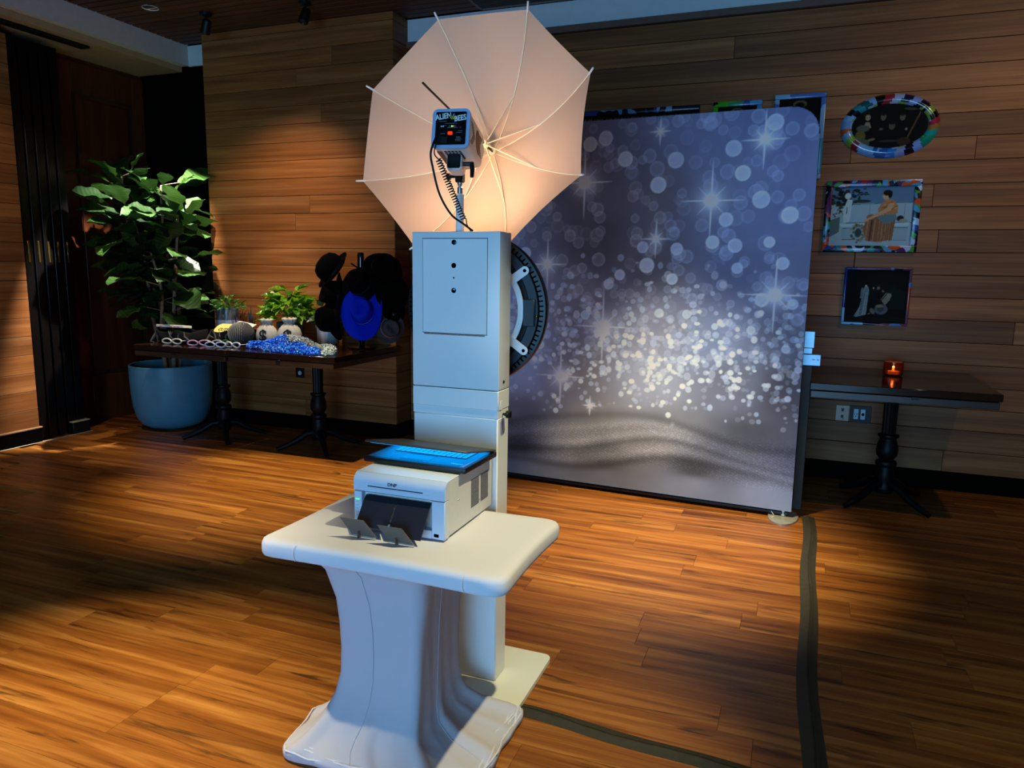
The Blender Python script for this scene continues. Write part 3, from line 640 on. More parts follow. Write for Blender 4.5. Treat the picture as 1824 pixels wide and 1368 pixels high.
# ---------------- raster helpers (flat prints carried as colour attributes) ----------------
def S(c): return (np.array(c, float)/255.)**2.2
def print_mesh(name, w, h, img, mask=None):
    """img: (ny,nx,3) linear colours, row 0 = bottom; plane in XZ facing -Y, origin bottom left"""
    ny, nx = img.shape[:2]; X, Z = np.meshgrid(np.linspace(0, w, nx), np.linspace(0, h, ny))
    co = np.stack([X, np.zeros_like(X), Z], -1).reshape(-1, 3)
    idx = np.arange(nx*ny).reshape(ny, nx); q = np.stack([idx[:-1, :-1], idx[:-1, 1:], idx[1:, 1:], idx[1:, :-1]], -1).reshape(-1, 4)
    if mask is not None:
        mk = mask.reshape(-1); q = q[mk[q].all(1)]
    me = bpy.data.meshes.new(name); me.vertices.add(len(co)); me.vertices.foreach_set('co', co.ravel())
    me.loops.add(q.size); me.loops.foreach_set('vertex_index', q.ravel().astype(np.int32)); me.polygons.add(len(q)); me.polygons.foreach_set('loop_start', np.arange(0, q.size, 4, dtype=np.int32))
    me.update(); me.validate()
    a = me.color_attributes.new('Col', 'FLOAT_COLOR', 'POINT'); c4 = np.ones((nx*ny, 4), np.float32); c4[:, :3] = np.clip(img, 0, 1).reshape(-1, 3); a.data.foreach_set('color', c4.ravel())
    return me
# ---------------- backdrop ----------------
BL, BZ0, BZ1 = 2.376, .045, 2.358
def backdrop_image(nx=500, ny=500):
    U, V = np.meshgrid(np.linspace(0, BL, nx), np.linspace(BZ0, BZ1, ny))
    smp = [(1.1,2.3,62,72,112),(1.7,2.3,72,85,135),(2.2,2.3,58,73,128),(1.1,2.0,70,68,85),(1.5,1.9,78,72,88),(1.9,1.9,75,88,132),(2.3,1.8,70,86,140),(1.1,1.6,58,54,66),(1.5,1.5,66,62,76),(1.9,1.4,60,68,105),(2.3,1.4,68,78,118),(1.0,1.2,88,84,100),(1.5,1.1,110,110,136),(1.9,1.05,92,106,148),(2.3,1.1,72,76,98),(.6,1.6,76,82,116),(.6,1.2,90,105,152),(.6,.8,105,120,166),(1.0,.8,92,84,90),(1.5,.8,112,118,146),(2.0,.8,78,82,104),(2.3,.75,54,52,66),(.6,.5,68,72,90),(1.1,.5,98,94,94),(1.6,.5,98,96,104),(2.1,.5,50,52,66),(.5,.38,60,62,78),(1.0,.36,105,102,102),(1.5,.36,96,92,94),(2.,.36,56,58,74),(2.3,.36,56,60,82),(.6,.24,24,26,38),(1.2,.26,70,68,70),(1.2,.2,50,48,52),(1.8,.22,40,40,48),(1.8,.14,82,86,108),(2.3,.12,95,104,134),(.6,.1,72,76,94),(1.2,.1,66,68,80),(.1,2.,66,74,110),(.1,1.2,80,90,130),(.1,.4,60,62,80)]
    num = np.zeros((ny, nx, 3)); den = np.zeros((ny, nx, 1))
    for u, v, r, g, b in smp:
        d2 = (U-u)**2+((V-v)*(1 if v > .6 else 1.9))**2+.004; wgt = (1/d2**1.7)[..., None]; num += wgt*S((r, g, b)); den += wgt
    img = num/den
    # soft cloudiness
    def vnoise(fx, fy, seed):
        g = np.random.default_rng(seed).random((int(fy)+3, int(fx)+3)); x = U/BL*fx; yv = (V-BZ0)/(BZ1-BZ0)*fy
        xi = x.astype(int); yi = yv.astype(int); fxr = x-xi; fyr = yv-yi; fxr = fxr*fxr*(3-2*fxr); fyr = fyr*fyr*(3-2*fyr)
        return (g[yi, xi]*(1-fxr)+g[yi, xi+1]*fxr)*(1-fyr)+(g[yi+1, xi]*(1-fxr)+g[yi+1, xi+1]*fxr)*fyr
    nz = .5*vnoise(9, 9, 1)+.3*vnoise(22, 22, 2)+.2*vnoise(50, 50, 3)
    img *= (.8+.4*nz)[..., None]
    px = BL/nx
    def disc(u, v, r, c, a, ring=.25, soft=1.2, ex=1):
        x0 = max(int((u-r*1.3-.01)/BL*nx), 0); x1 = min(int((u+r*1.3+.01)/BL*nx)+2, nx); y0 = max(int((v-r*1.6-BZ0)/(BZ1-BZ0)*ny), 0); y1 = min(int((v+r*1.6-BZ0)/(BZ1-BZ0)*ny)+2, ny)
        if x1 <= x0 or y1 <= y0: return
        uu = U[y0:y1, x0:x1]-u; vv = (V[y0:y1, x0:x1]-v)/ex; d = np.sqrt(uu*uu+vv*vv)
        m = np.clip((r-d)/(px*soft)+.5, 0, 1); m = m*(a*(1-ring+ring*np.clip(1.6*(d/r)**5, 0, 1.0)*1.6)); m = np.clip(m, 0, 1)[..., None]
        img[y0:y1, x0:x1] = img[y0:y1, x0:x1]*(1-m)+S(c)*m
    R = np.random.default_rng(11)
    for k in range(420):
        u = R.random()*BL; v = R.uniform(.95, BZ1); r = R.uniform(.026, .046)*(1 if v > 1.5 else .8)
        blue = (u > 1.55 or v > 2.0); c = (150, 172, 228) if blue else (170, 165, 190)
        disc(u, v, r, c, R.uniform(.04, .22), .45)
    for k in range(1100):
        v = R.normal(.98, .22); u = R.random()*BL
        if v < .5 or v > 1.55: continue
        r = R.uniform(.008, .023)*(.75 if v < .8 else 1); c = [(180, 200, 245), (190, 200, 230), (165, 190, 240), (190, 192, 212)][R.integers(4)]
        disc(u, v, r, c, R.uniform(.08, .5)**1.3, .2, 1, R.uniform(.7, 1.3))
    for k in range(240):
        v = R.normal(.9, .16); u = R.normal(1.45, .5)
        if not (0 < u < BL and .5 < v < 1.4): continue
        disc(u, v, R.uniform(.010, .019), (205, 222, 250), R.uniform(.3, .85), .1, 1, R.uniform(.6, 1.2))
    for (u, v, r) in [(2.14,2.28,.046),(1.92,2.15,.046),(1.49,1.96,.048),(1.28,2.12,.046),(2.09,1.86,.049),(2.25,1.77,.047),(1.98,2.01,.044),(1.59,2.10,.047),(1.90,1.75,.041),(1.83,1.62,.039),(1.96,1.60,.041),(1.62,1.58,.037),(2.15,1.62,.031),(1.44,1.48,.046),(1.60,1.40,.034),(1.98,1.47,.032),(2.23,1.50,.036),(1.20,1.36,.033),(2.30,1.27,.030),(2.13,1.29,.040),(1.70,1.19,.027),(1.53,1.19,.028),(2.08,1.11,.025),(2.28,1.01,.024),(2.31,.72,.018),(1.18,.82,.023),(1.05,1.16,.030),(1.27,1.42,.033),(1.41,1.59,.035),(1.90,.93,.023),(1.68,.91,.024),(.62,1.55,.04),(.70,1.30,.03),(.66,1.02,.03),(.74,.95,.028),(.60,.9,.03),(1.05,2.22,.045),(1.15,2.25,.045)]:
        disc(u, v, r, (188, 204, 246), .42+.2*R.random(), .2)
    # draped glitter cloth at the bottom
    wv = V+.035*np.sin(U*2.6+.6)+.012*np.sin(U*7)
    rid = np.sin((U*.75+V*1.7)*230)*.5+.5; dm = np.clip((.50-wv)/.08, 0, 1)*np.clip((wv-.15)/.05, 0, 1)
    spk = R.random((ny, nx))**7
    img *= (1+dm*(.38*(rid-.5)*(.4+.9*vnoise(14, 40, 5))+.9*spk-.10))[..., None]
    for amp, cen, wd in ((.55, .245, .03), (-.5, .205, .03), (.45, .335, .022), (-.35, .30, .02), (.3, .40, .02), (-.4, .46, .03)):
        img *= (1+amp*np.exp(-((wv-cen-.05*np.sin(U*3.1+cen*9))/wd)**2))[..., None]
    # stars
    for (u, v, r) in [(1.49,2.27,.068),(2.09,2.19,.135),(1.81,1.86,.190),(1.49,1.64,.096),(.78,1.48,.137),(2.20,1.32,.181),(1.02,1.99,.184),(1.17,1.09,.202),(.89,.75,.176),(1.10,.57,.054)]:
        du, dv = U-u, V-v; d = np.sqrt(du*du+dv*dv)
        g = .9*np.exp(-(d/(r*.17))**2)+.35*np.exp(-(d/(r*.4))**2)
        for k in range(4):
            a = k*PI/4; ln = r*(1.25 if k == 2 else 1 if k == 0 else .62)
            al = du*math.cos(a)+dv*math.sin(a); pe = -du*math.sin(a)+dv*math.cos(a); t = np.clip(1-np.abs(al)/ln, 0, 1)
            g = np.maximum(g, .85*t**.6*np.exp(-(pe/(px*.55+.0045*t))**2)*(t > 0))
        g = np.clip(g, 0, 1)[..., None]; img = img*(1-g)+S((222, 226, 250))*g
    gy = img.mean(-1, keepdims=True); img = gy+(img-gy)*.55; img = (img+.008)*np.array([3.1, 3.25, 3.3])
    return img/(1+.30*img.max(-1, keepdims=True))
ang_b = math.atan2(4.55-4.715, .07+2.30)
bdp = thing('photo_backdrop', 'large square tension fabric backdrop printed with silver blue bokeh and stars', 'backdrop', (-2.318, 4.716, 0), (0, 0, ang_b))
img = backdrop_image()
NB = img.shape[0]
Ug, Vg = np.meshgrid(np.linspace(0, BL, NB), np.linspace(0, BZ1-BZ0, NB)); rc = .15
def cmask(U, V):
    m = np.ones_like(U, bool)
    for cu in (rc, BL-rc):
        m &= ~((((U-cu)*(1 if cu > 1 else -1)) > 0) & ((V-(BZ1-BZ0-rc)) > 0) & ((U-cu)**2+(V-(BZ1-BZ0-rc))**2 > rc*rc))
    return m
me = print_mesh('fabric_front', BL, BZ1-BZ0, img, cmask(Ug, Vg)); me.shade_smooth()
link('fabric_front', me, painted('backdrop_print', .8, spec=.2), bdp, (0, -.0185, BZ0))
hh = BZ1-BZ0
poly = [(0, 0), (BL, 0)]+[(BL-rc+rc*math.cos(a), hh-rc+rc*math.sin(a)) for a in [PI/2*k/14 for k in range(15)]]+[(rc-rc*math.cos(a), hh-rc+rc*math.sin(a)) for a in [PI/2*(14-k)/14 for k in range(15)]]
B().prism([(x, z+BZ0) for x, z in poly], -.0175, .0175, 'y').obj('fabric_edge', mat('backdrop_navy', (38, 46, 82), .8), bdp)
B().tube([(.02, 0, .030), (BL-.02, 0, .030)], .014, 12).obj('bottom_tube', mat('frame_dark', (24, 26, 34), .4), bdp)
for x in (.10, BL-.045):
    B().tube([(x, 0, .012), (x, 0, .055)], .014, 14).obj('foot_post', M_alu, bdp)
    B().prism([(x+.085*math.cos(a), .165*math.sin(a)*(1 if math.sin(a) < 0 else .8)) for a in [2*PI*k/28 for k in range(28)]], 0, .010).obj('foot_plate', mat('foot_metal', (176, 172, 158), .45, .5), bdp)
    B().tube([(x-.07, -.01, .034), (x-.05, -.02, .012)], .003, 6).obj('zip_pull', M_alu, bdp)
# dark board standing behind the right edge of the backdrop
pb = thing('wooden_post', 'narrow dark oak post standing upright between the backdrop and the table', 'post', (.075, 4.76, 0))
B().box(-.02, .034, -.018, .02, 0, .90, .003).obj('post_body', wood('dark_oak', [(44, 34, 26), (84, 68, 52)], (12, 12, 1.2), rough=.6, vary=0), pb)
bk = thing('metal_bracket', 'pale blue grey metal bracket of three blocks on top of the dark post', 'bracket', (.075, 4.76, .90))
M_brk = mat('bracket_blue', (150, 178, 198), .35, .5)
B().box(-.025, .028, -.02, .02, .07, .105, .002).box(-.025, .036, -.02, .02, .1055, .205, .002).obj('upper_block', M_brk, bk)
lo_ = B().box(-.025, .078, -.026, .02, 0, .069, .003).obj('lower_block', M_brk, bk)
for x in (.032, .055): B().box(x, x+.014, -.0275, -.025, .034, .042, .0005).obj('slot', mat('slot_pale', (220, 232, 240), .4), lo_)
# ---------------- framed pictures ----------------
def canvas(nx, ny, c=(10, 12, 12)):
    im = np.zeros((ny, nx, 3)); im[:] = S(c); X, Y = np.meshgrid(np.linspace(0, 1, nx), np.linspace(0, 1, ny)); return im, X, Y
def ell(im, X, Y, cx, cy, rx, ry, c, a=1, rot=0, soft=.25):
    dx, dy = X-cx, Y-cy; u = dx*math.cos(rot)+dy*math.sin(rot); v = -dx*math.sin(rot)+dy*math.cos(rot)
    d = np.sqrt((u/rx)**2+(v/ry)**2); m = (np.clip((1-d)/soft, 0, 1)*a)[..., None]; im[:] = im*(1-m)+S(c)*m
def pol(im, X, Y, pts, c, a=1):
    ins = np.zeros(X.shape, bool); n = len(pts)
    for i in range(n):
        (x1, y1), (x2, y2) = pts[i], pts[(i+1) % n]
        if y1 == y2: continue
        cr = ((y1 > Y) != (y2 > Y)) & (X < (x2-x1)*(Y-y1)/(y2-y1)+x1); ins ^= cr
    m = (ins*a)[..., None]; im[:] = im*(1-m)+S(c)*m
def grain(im, s, amt):
    im *= (1+amt*(np.random.default_rng(s).random(im.shape[:2])-.5))[..., None]
PAL = [(70, 150, 200), (12, 12, 26), (150, 40, 50), (20, 26, 60), (170, 200, 235), (20, 130, 130), (70, 150, 60), (14, 14, 20), (200, 80, 40), (40, 70, 160), (180, 190, 230), (90, 40, 90)]
M_print = painted('picture_print', .75, spec=.15)
def rect_picture(name, label, x0, x1, z0, z1, fw, img, m_frame, cat='painting'):
    w, h = x1-x0, z1-z0; t = thing(name, label, cat, (x0, YB-.001, z0))
    for nm, a in (('frame_rail', (0, w, 0, fw)), ('frame_rail', (0, w, h-fw, h)), ('frame_stile', (0, fw, fw, h-fw)), ('frame_stile', (w-fw, w, fw, h-fw))):
        B().box(a[0], a[1], -.030, 0, a[2], a[3], .006, 2).obj(nm, m_frame, t)
    B().box(fw*.9, w-fw*.9, -.012, -.004, fw*.9, h-fw*.9).obj('backing', M_black, t)
    link('painted_canvas', print_mesh('painted_canvas', w-2*fw, h-2*fw, img), M_print, t, (fw, -.0135, fw)); return t
# seated woman on a marble bench
im, X, Y = canvas(200, 150, (104, 132, 150))
im[:] = S((96, 124, 142))*(1-Y[..., None])*.9+S((74, 100, 128))*Y[..., None]
pol(im, X, Y, [(.0, .0), (1, .0), (1, .72), (0, .72)], (128, 150, 160))
pol(im, X, Y, [(.22, .71), (1, .73), (1, .725), (.22, .70)], (60, 84, 96))
pol(im, X, Y, [(.2, .38), (1, .38), (1, .40), (.2, .40)], (80, 104, 112))
pol(im, X, Y, [(.14, .32), (.96, .34), (.98, .39), (.12, .38)], (150, 172, 178)); pol(im, X, Y, [(.16, .10), (.95, .09), (.96, .30), (.14, .29)], (120, 142, 150)); pol(im, X, Y, [(.16, .295), (.96, .30), (.96, .31), (.16, .305)], (72, 92, 100)); pol(im, X, Y, [(.16, .10), (.95, .09), (.95, .095), (.16, .11)], (60, 76, 84))
for x in (.48, .9): pol(im, X, Y, [(x, .4), (x+.006, .4), (x+.006, .71), (x, .71)], (84, 106, 116))
for k in range(60): ell(im, X, Y, random.gauss(.12, .09), random.gauss(.84, .10), .035, .03, random.choice([(22, 34, 30), (34, 48, 36), (16, 24, 24)]), .9)
for k in range(25): ell(im, X, Y, random.uniform(.2, .45), random.uniform(.86, .97), .02, .015, (24, 38, 34), .9)
for k in range(30): ell(im, X, Y, random.gauss(.08, .05), random.gauss(.58, .05), .015, .02, random.choice([(150, 165, 160), (30, 44, 40)]), .8)
pol(im, X, Y, [(.165, .40), (.24, .40), (.26, .78), (.20, .80), (.15, .62)], (158, 174, 178)); ell(im, X, Y, .20, .85, .045, .06, (165, 180, 182)); pol(im, X, Y, [(.19, .55), (.205, .55), (.205, .66), (.195, .66)], (70, 86, 94))
pol(im, X, Y, [(.0, .14), (.12, .24), (.12, .50), (.0, .44)], (76, 92, 92)); ell(im, X, Y, .38, .76, .12, .03, (40, 52, 40)); ell(im, X, Y, .34, .80, .02, .06, (36, 50, 40))
for k in range(70):
    a = random.uniform(0, 2*PI); ell(im, X, Y, .36+.08*math.cos(a)+random.gauss(0, .01), .22+.13*math.sin(a)+random.gauss(0, .015), .018, .022, random.choice([(110, 104, 78), (60, 62, 44), (140, 132, 104)]), .8)
ell(im, X, Y, .36, .22, .05, .09, (34, 38, 32), .9)
pol(im, X, Y, [(.44, .42), (.50, .54), (.62, .50), (.80, .50), (.80, .38), (.78, .10), (.60, .06), (.46, .09), (.42, .28)], (112, 78, 56))
for k in range(26):
    x = random.uniform(.44, .76); pol(im, X, Y, [(x, .08), (x+.008, .08), (x+.05*(.6-x)+.02, .44), (x+.05*(.6-x)+.01, .44)], random.choice([(150, 112, 84), (70, 46, 34), (132, 92, 68)]), .7)
pol(im, X, Y, [(.56, .50), (.80, .56), (.82, .44), (.74, .38), (.66, .38)], (84, 104, 110)); ell(im, X, Y, .50, .49, .06, .05, (128, 88, 62))
pol(im, X, Y, [(.60, .52), (.58, .62), (.62, .72), (.70, .78), (.76, .78), (.82, .68), (.82, .54)], (150, 106, 68))
for k in range(10): ell(im, X, Y, random.uniform(.62, .80), random.uniform(.55, .74), .03, .008, random.choice([(180, 140, 90), (104, 70, 48)]), .7, .6)
pol(im, X, Y, [(.72, .72), (.78, .72), (.74, .60), (.52, .46), (.44, .42), (.43, .44), (.52, .51), (.68, .63)], (172, 130, 98)); ell(im, X, Y, .44, .425, .03, .02, (172, 130, 98))
pol(im, X, Y, [(.65, .76), (.70, .76), (.70, .82), (.66, .82)], (158, 116, 88)); ell(im, X, Y, .665, .84, .042, .062, (176, 136, 106)); ell(im, X, Y, .685, .895, .065, .055, (30, 24, 22)); ell(im, X, Y, .715, .86, .03, .06, (30, 24, 22)); ell(im, X, Y, .655, .85, .008, .006, (50, 36, 30)); ell(im, X, Y, .675, .85, .008, .006, (50, 36, 30)); ell(im, X, Y, .664, .81, .012, .005, (130, 70, 60))
ell(im, X, Y, .86, .46, .05, .06, (40, 34, 32)); ell(im, X, Y, .90, .42, .06, .04, (120, 130, 112)); ell(im, X, Y, .62, .065, .04, .015, (150, 112, 88)); grain(im, 1, .12)
rect_picture('framed_painting', 'painting of a seated woman on a marble bench in a multicoloured frame', .128, .706, 1.593, 2.062, .042, im*1.5, palette('frame_paint_dots', PAL, 24, (1, 1, 1)))
# dark interior with two women in pale dresses
im, X, Y = canvas(150, 150, (9, 13, 14))
ell(im, X, Y, .62, .6, .5, .4, (20, 34, 34), .6, soft=1); pol(im, X, Y, [(.72, .28), (.96, .26), (.97, .6), (.74, .7)], (22, 38, 38), .6); pol(im, X, Y, [(0, 0), (1, 0), (1, .1), (0, .12)], (18, 24, 22))
pol(im, X, Y, [(.28, .62), (.30, .68), (.36, .69), (.38, .62), (.37, .40), (.36, .15), (.20, .10), (.16, .12), (.27, .35)], (104, 130, 138)); pol(im, X, Y, [(.25, .66), (.28, .67), (.27, .46), (.24, .47)], (90, 112, 120))
for k in range(9): pol(im, X, Y, [(.29+k*.008, .6), (.294+k*.008, .6), (.23+k*.014, .14), (.22+k*.014, .14)], random.choice([(150, 174, 180), (60, 84, 94)]), .7)
ell(im, X, Y, .325, .70, .02, .025, (180, 180, 172)); ell(im, X, Y, .335, .745, .035, .035, (18, 14, 12)); ell(im, X, Y, .45, .66, .016, .022, (140, 140, 130))
ell(im, X, Y, .53, .66, .028, .05, (110, 110, 104)); ell(im, X, Y, .53, .70, .03, .02, (46, 48, 46)); ell(im, X, Y, .54, .55, .06, .10, (16, 18, 18))
ell(im, X, Y, .60, .26, .12, .11, (78, 94, 104)); ell(im, X, Y, .59, .26, .07, .06, (52, 66, 78)); ell(im, X, Y, .57, .32, .07, .03, (118, 116, 92)); ell(im, X, Y, .46, .22, .04, .07, (92, 104, 108), .9, .5)
pol(im, X, Y, [(.58, .44), (.66, .58), (.74, .56), (.73, .44), (.66, .34)], (120, 122, 108)); ell(im, X, Y, .72, .52, .035, .05, (128, 130, 118)); ell(im, X, Y, .61, .61, .024, .03, (120, 104, 88)); ell(im, X, Y, .63, .635, .03, .025, (20, 16, 14)); pol(im, X, Y, [(.55, .38), (.565, .37), (.69, .57), (.68, .58)], (20, 18, 16)); ell(im, X, Y, .41, .17, .03, .012, (110, 100, 90), 1, .5); grain(im, 2, .3)
rect_picture('framed_painting', 'small dark painting of figures in pale gowns in a thin blue and red frame', .288, .696, 1.103, 1.49, .017, im*.9, palette('frame_paint_blue', [(60, 120, 200), (16, 20, 60), (150, 50, 40), (10, 12, 30), (120, 190, 240), (24, 40, 120), (90, 60, 90)], 6, (1, 1, 1)))
# three frames peeking over the backdrop
def darkim(seed):
    im, X, Y = canvas(60, 60, (10, 10, 10)); ell(im, X, Y, .5, .93, .18, .05, (110, 104, 70)); ell(im, X, Y, .5, .92, .14, .04, (10, 10, 10)); ell(im, X, Y, .5, .6, .25, .25, (30, 26, 22), .6); grain(im, seed, .3); return im
im, X, Y = canvas(160, 40, (10, 10, 10)); g = np.random.default_rng(4).random(im.shape[:2]); mk = (Y > .80) & (Y < .96) & (X > .05); im[mk] = S((120, 116, 84))*(g[mk][:, None]**2)*1.5
rect_picture('framed_picture', 'long picture with striped blue and black frame peeking over the backdrop, leftmost', -1.72, -.739, 1.95, 2.612, .035, im, palette('frame_paint_stripe', [(110, 160, 215), (14, 18, 50), (150, 190, 235), (12, 12, 20), (60, 70, 150)], 12, (1, .4, .4)), 'picture')
rect_picture('framed_picture', 'small picture with green and blue frame edge peeking over the backdrop middle', -.648, -.320, 2.10, 2.620, .035, darkim(5), palette('frame_paint_green', [(60, 150, 110), (14, 18, 50), (90, 160, 215), (70, 190, 40), (20, 20, 30), (60, 90, 160)], 14), 'picture')
rect_picture('framed_picture', 'picture with red and turquoise frame edge peeking over the backdrop corner', -.240, .086, 2.08, 2.642, .032, darkim(6), palette('frame_paint_red', [(150, 50, 66), (60, 150, 190), (130, 180, 225), (30, 30, 60), (160, 60, 70), (70, 110, 180)], 5), 'picture')
# oval painting
ov = thing('oval_painting', 'oval dark group portrait in a glossy multicoloured oval frame', 'painting', (.482, YB-.002, 2.405))
im, X, Y = canvas(180, 120, (8, 10, 9))
ell(im, X, Y, .18, .80, .055, .10, (34, 28, 20)); ell(im, X, Y, .205, .70, .038, .075, (150, 132, 104)); ell(im, X, Y, .205, .80, .04, .05, (30, 22, 16)); pol(im, X, Y, [(.18, .60), (.23, .60), (.26, .48), (.14, .46)], (140, 124, 98)); ell(im, X, Y, .15, .47, .10, .08, (76, 84, 72)); ell(im, X, Y, .12, .30, .08, .14, (96, 88, 44)); ell(im, X, Y, .17, .15, .09, .10, (80, 84, 72)); ell(im, X, Y, .27, .22, .06, .03, (112, 100, 80), 1, .4); ell(im, X, Y, .195, .70, .007, .008, (40, 30, 24)); ell(im, X, Y, .22, .70, .007, .008, (40, 30, 24))
for (x, yv, s, b) in ((.41, .70, 1, 84), (.53, .50, 1.1, 76), (.66, .68, 1, 84)):
    ell(im, X, Y, x, yv, .04*s, .085*s, (b+14, b+4, b-10)); ell(im, X, Y, x, yv+.06, .04, .04, (20, 18, 14)); ell(im, X, Y, x-.012, yv+.01, .008, .009, (20, 16, 12)); ell(im, X, Y, x+.014, yv+.01, .008, .009, (20, 16, 12)); ell(im, X, Y, x, yv-.04, .012, .006, (50, 30, 24))
ell(im, X, Y, .76, .84, .10, .03, (56, 62, 56), .9, -.15); ell(im, X, Y, .72, .42, .02, .03, (120, 120, 108)); ell(im, X, Y, .39, .44, .03, .03, (84, 80, 66)); pol(im, X, Y, [(.88, .78), (.895, .76), (.74, .18), (.72, .20)], (84, 66, 42)); ell(im, X, Y, .70, .16, .10, .10, (52, 40, 26)); ell(im, X, Y, .50, .18, .16, .03, (44, 46, 42)); grain(im, 3, .3)
RX, RZ = .293, .204
Xg, Zg = np.meshgrid(np.linspace(-1, 1, 180), np.linspace(-1, 1, 120))
iw = .225; ih = .148
link('painted_canvas', print_mesh('painted_canvas', 2*iw, 2*ih, im, (Xg**2+Zg**2) < .998), M_print, ov, (-iw, -.012, -ih))
vs = []; fs = []; cs = []; n = 120; prof = [(0, 0), (.012, -.020), (.035, -.032), (.055, -.026), (.066, -.012), (.068, 0)]
OVP = [(100, 150, 205), (118, 170, 215), (20, 20, 40), (40, 130, 150), (24, 80, 90), (110, 160, 215), (14, 14, 24), (140, 40, 50), (150, 170, 215), (24, 30, 60), (120, 150, 215), (18, 20, 50), (130, 165, 70), (10, 10, 16), (160, 44, 64), (150, 110, 60), (30, 150, 140), (28, 140, 110), (20, 130, 110), (120, 150, 220), (20, 20, 34), (130, 140, 190), (40, 120, 200), (30, 90, 160), (110, 160, 210), (120, 165, 215), (130, 40, 54), (120, 160, 60), (110, 160, 210), (190, 90, 40)]
for k in range(n):
    a = 2*PI*k/n
    for j, (d, yy) in enumerate(prof): vs.append(((RX-d)*math.cos(a), yy, (RZ-d)*math.sin(a)))
for k in range(n):
    for j in range(5):
        a0 = k*6+j; b0 = ((k+1) % n)*6+j; fs.append((a0, b0, b0+1, a0+1))
        # paint: angular patches slanting across the frame, start at the left going clockwise
        th = ((.5-k/n) % 1); q = th*len(OVP)+(j*.22 if int(th*5) % 2 else -j*.15); cs.append(OVP[int(q) % len(OVP)] if not (j >= 3 and int(q*.7) % 3 == 0) else (110, 175, 90) if int(q) % 2 else (150, 180, 220))
me = bpy.data.meshes.new('oval_frame'); me.from_pydata(vs, [], fs); me.update(); me.shade_smooth()
ca = me.color_attributes.new('Col', 'FLOAT_COLOR', 'CORNER'); li = 0
for f, c in zip(me.polygons, cs):
    for _ in f.loop_indices: ca.data[li].color = tuple(S(c))+(1,); li += 1
link('oval_frame', me, painted('oval_frame_paint', .2, coat=.6), ov)
B().prism([(RX*.97*math.cos(a), RZ*.97*math.sin(a)) for a in [2*PI*k/60 for k in range(60)]], -.010, 0, 'y').obj('backing', M_black, ov)
# ---------------- tables ----------------
def pedestal(t, cx, cy, top):
    pr_ = [(.05, top), (.048, top-.02)]
    vs = []; N_ = 32
    prof = [(.030, top), (.040, top-.01)] + [(.040+.003*(1-s), top-.01-(top-.01-.455)*s) for s in (0, .33, .66, 1)] + [(.044, .452), (.060, .448), (.062, .438), (.056, .430), (.046, .424), (.050, .410), (.060, .380), (.064, .350), (.060, .315), (.046, .295), (.040, .285), (.058, .278), (.064, .265), (.060, .25), (.048, .24), (.052, .20), (.058, .165), (.052, .15), (.055, .12), (.062, .10), (.05, .07), (.02, .06)]
    b = B().lathe([(max(r, .001), z) for r, z in prof], N_, (cx, cy, 0))
    for i, v in enumerate(b.v):      # flutes on the shaft
        k = i % N_; j = i//N_
        if 1 <= j <= 5 and k % 4 == 0:
            d = Vector((v[0]-cx, v[1]-cy, 0)); b.v[i] = (v[0]-d.x*.12, v[1]-d.y*.12, v[2])
    b.obj('pedestal_column', M_iron, t)
    sp = B()
    sp.box(cx-.28, cx+.28, cy-.04, cy+.04, top, top+.012, .002).box(cx-.04, cx+.04, cy-.28, cy+.28, top, top+.012, .002).obj('top_spider', M_iron, t)
    for k in range(4):
        a = PI/4+k*PI/2; d = Vector((math.cos(a), math.sin(a), 0)); c = Vector((cx, cy, 0))
        B().tube([c+d*.04+Vector((0, 0, .13)), c+d*.10+Vector((0, 0, .125)), c+d*.18+Vector((0, 0, .075)), c+d*.27+Vector((0, 0, .035)), c+d*.33+Vector((0, 0, .016))], [.030, .028, .024, .020, .016], 10).obj('pedestal_foot', M_iron, t)
ZT = .808
def dtable(label, x0, x1, y0, y1, clip):
    t = thing('dining_table', label, 'table', ((x0+x1)/2, (y0+y1)/2, 0)); cx, cy = (x0+x1)/2, (y0+y1)/2
    B().box(x0-cx, x1-cx, y0-cy, y1-cy, ZT-.042, ZT, .003).obj('tabletop', M_table, t)
    ap = B().box(x0-cx+.004, x1-cx-.012, y0-cy+.004, y1-cy-.01, ZT-.088, ZT-.046, .003).obj('apron', M_tedge, t)
    B().box(clip-cx-.02, clip-cx+.02, y0-cy-.002, y0-cy+.01, ZT-.062, ZT-.045, .001).obj('table_clip', M_black, ap)
    pedestal(t, 0, 0, ZT-.10)
    return t
dtable('dark wood pedestal table at left end under black bags and novelty glasses', -4.915, -3.992, 4.385, 5.30, -4.5)
dtable('dark wood pedestal table holding the blue garland and hat stand', -3.985, -3.030, 4.390, 5.315, -3.52)
dtable('dark wood pedestal table at right holding only one candle', .105, 1.085, 4.665, 5.575, .66)
# wall outlets
def outlet(name, label, x0, x1, z0, z1, yw, m, kind):
    t = thing(name, label, 'outlet', ((x0+x1)/2, yw, (z0+z1)/2)); w, h = (x1-x0)/2, (z1-z0)/2
    B().box(-w, w, -.006, 0, -h, h, .002).obj('plate', m, t)
    return t, w, h
M_pale = mat('socket_pale', (190, 206, 220), .4)
t, w_, h_ = outlet('wall_outlet', 'black wall outlet with white socket on boards under the left tables', -4.095, -4.003, .47, .555, YU, M_black, 0)
sk_ = B().lathe([(.018, 0), (.018, .003)], 18, mat=Matrix.Translation((0, -.006, -.002)) @ Matrix.Rotation(PI/2, 4, 'X')).obj('socket', M_pale, t)
B().box(-.007, -.004, -.0098, -.0088, -.004, .005).box(.004, .007, -.0098, -.0088, -.004, .005).obj('socket_slot', M_hole, sk_)
t, w_, h_ = outlet('wall_outlet', 'brown metal wall plate with two switches below the right table', .304, .391, .424, .536, YB, mat('plate_bronze', (140, 120, 108), .4, .4), 0)
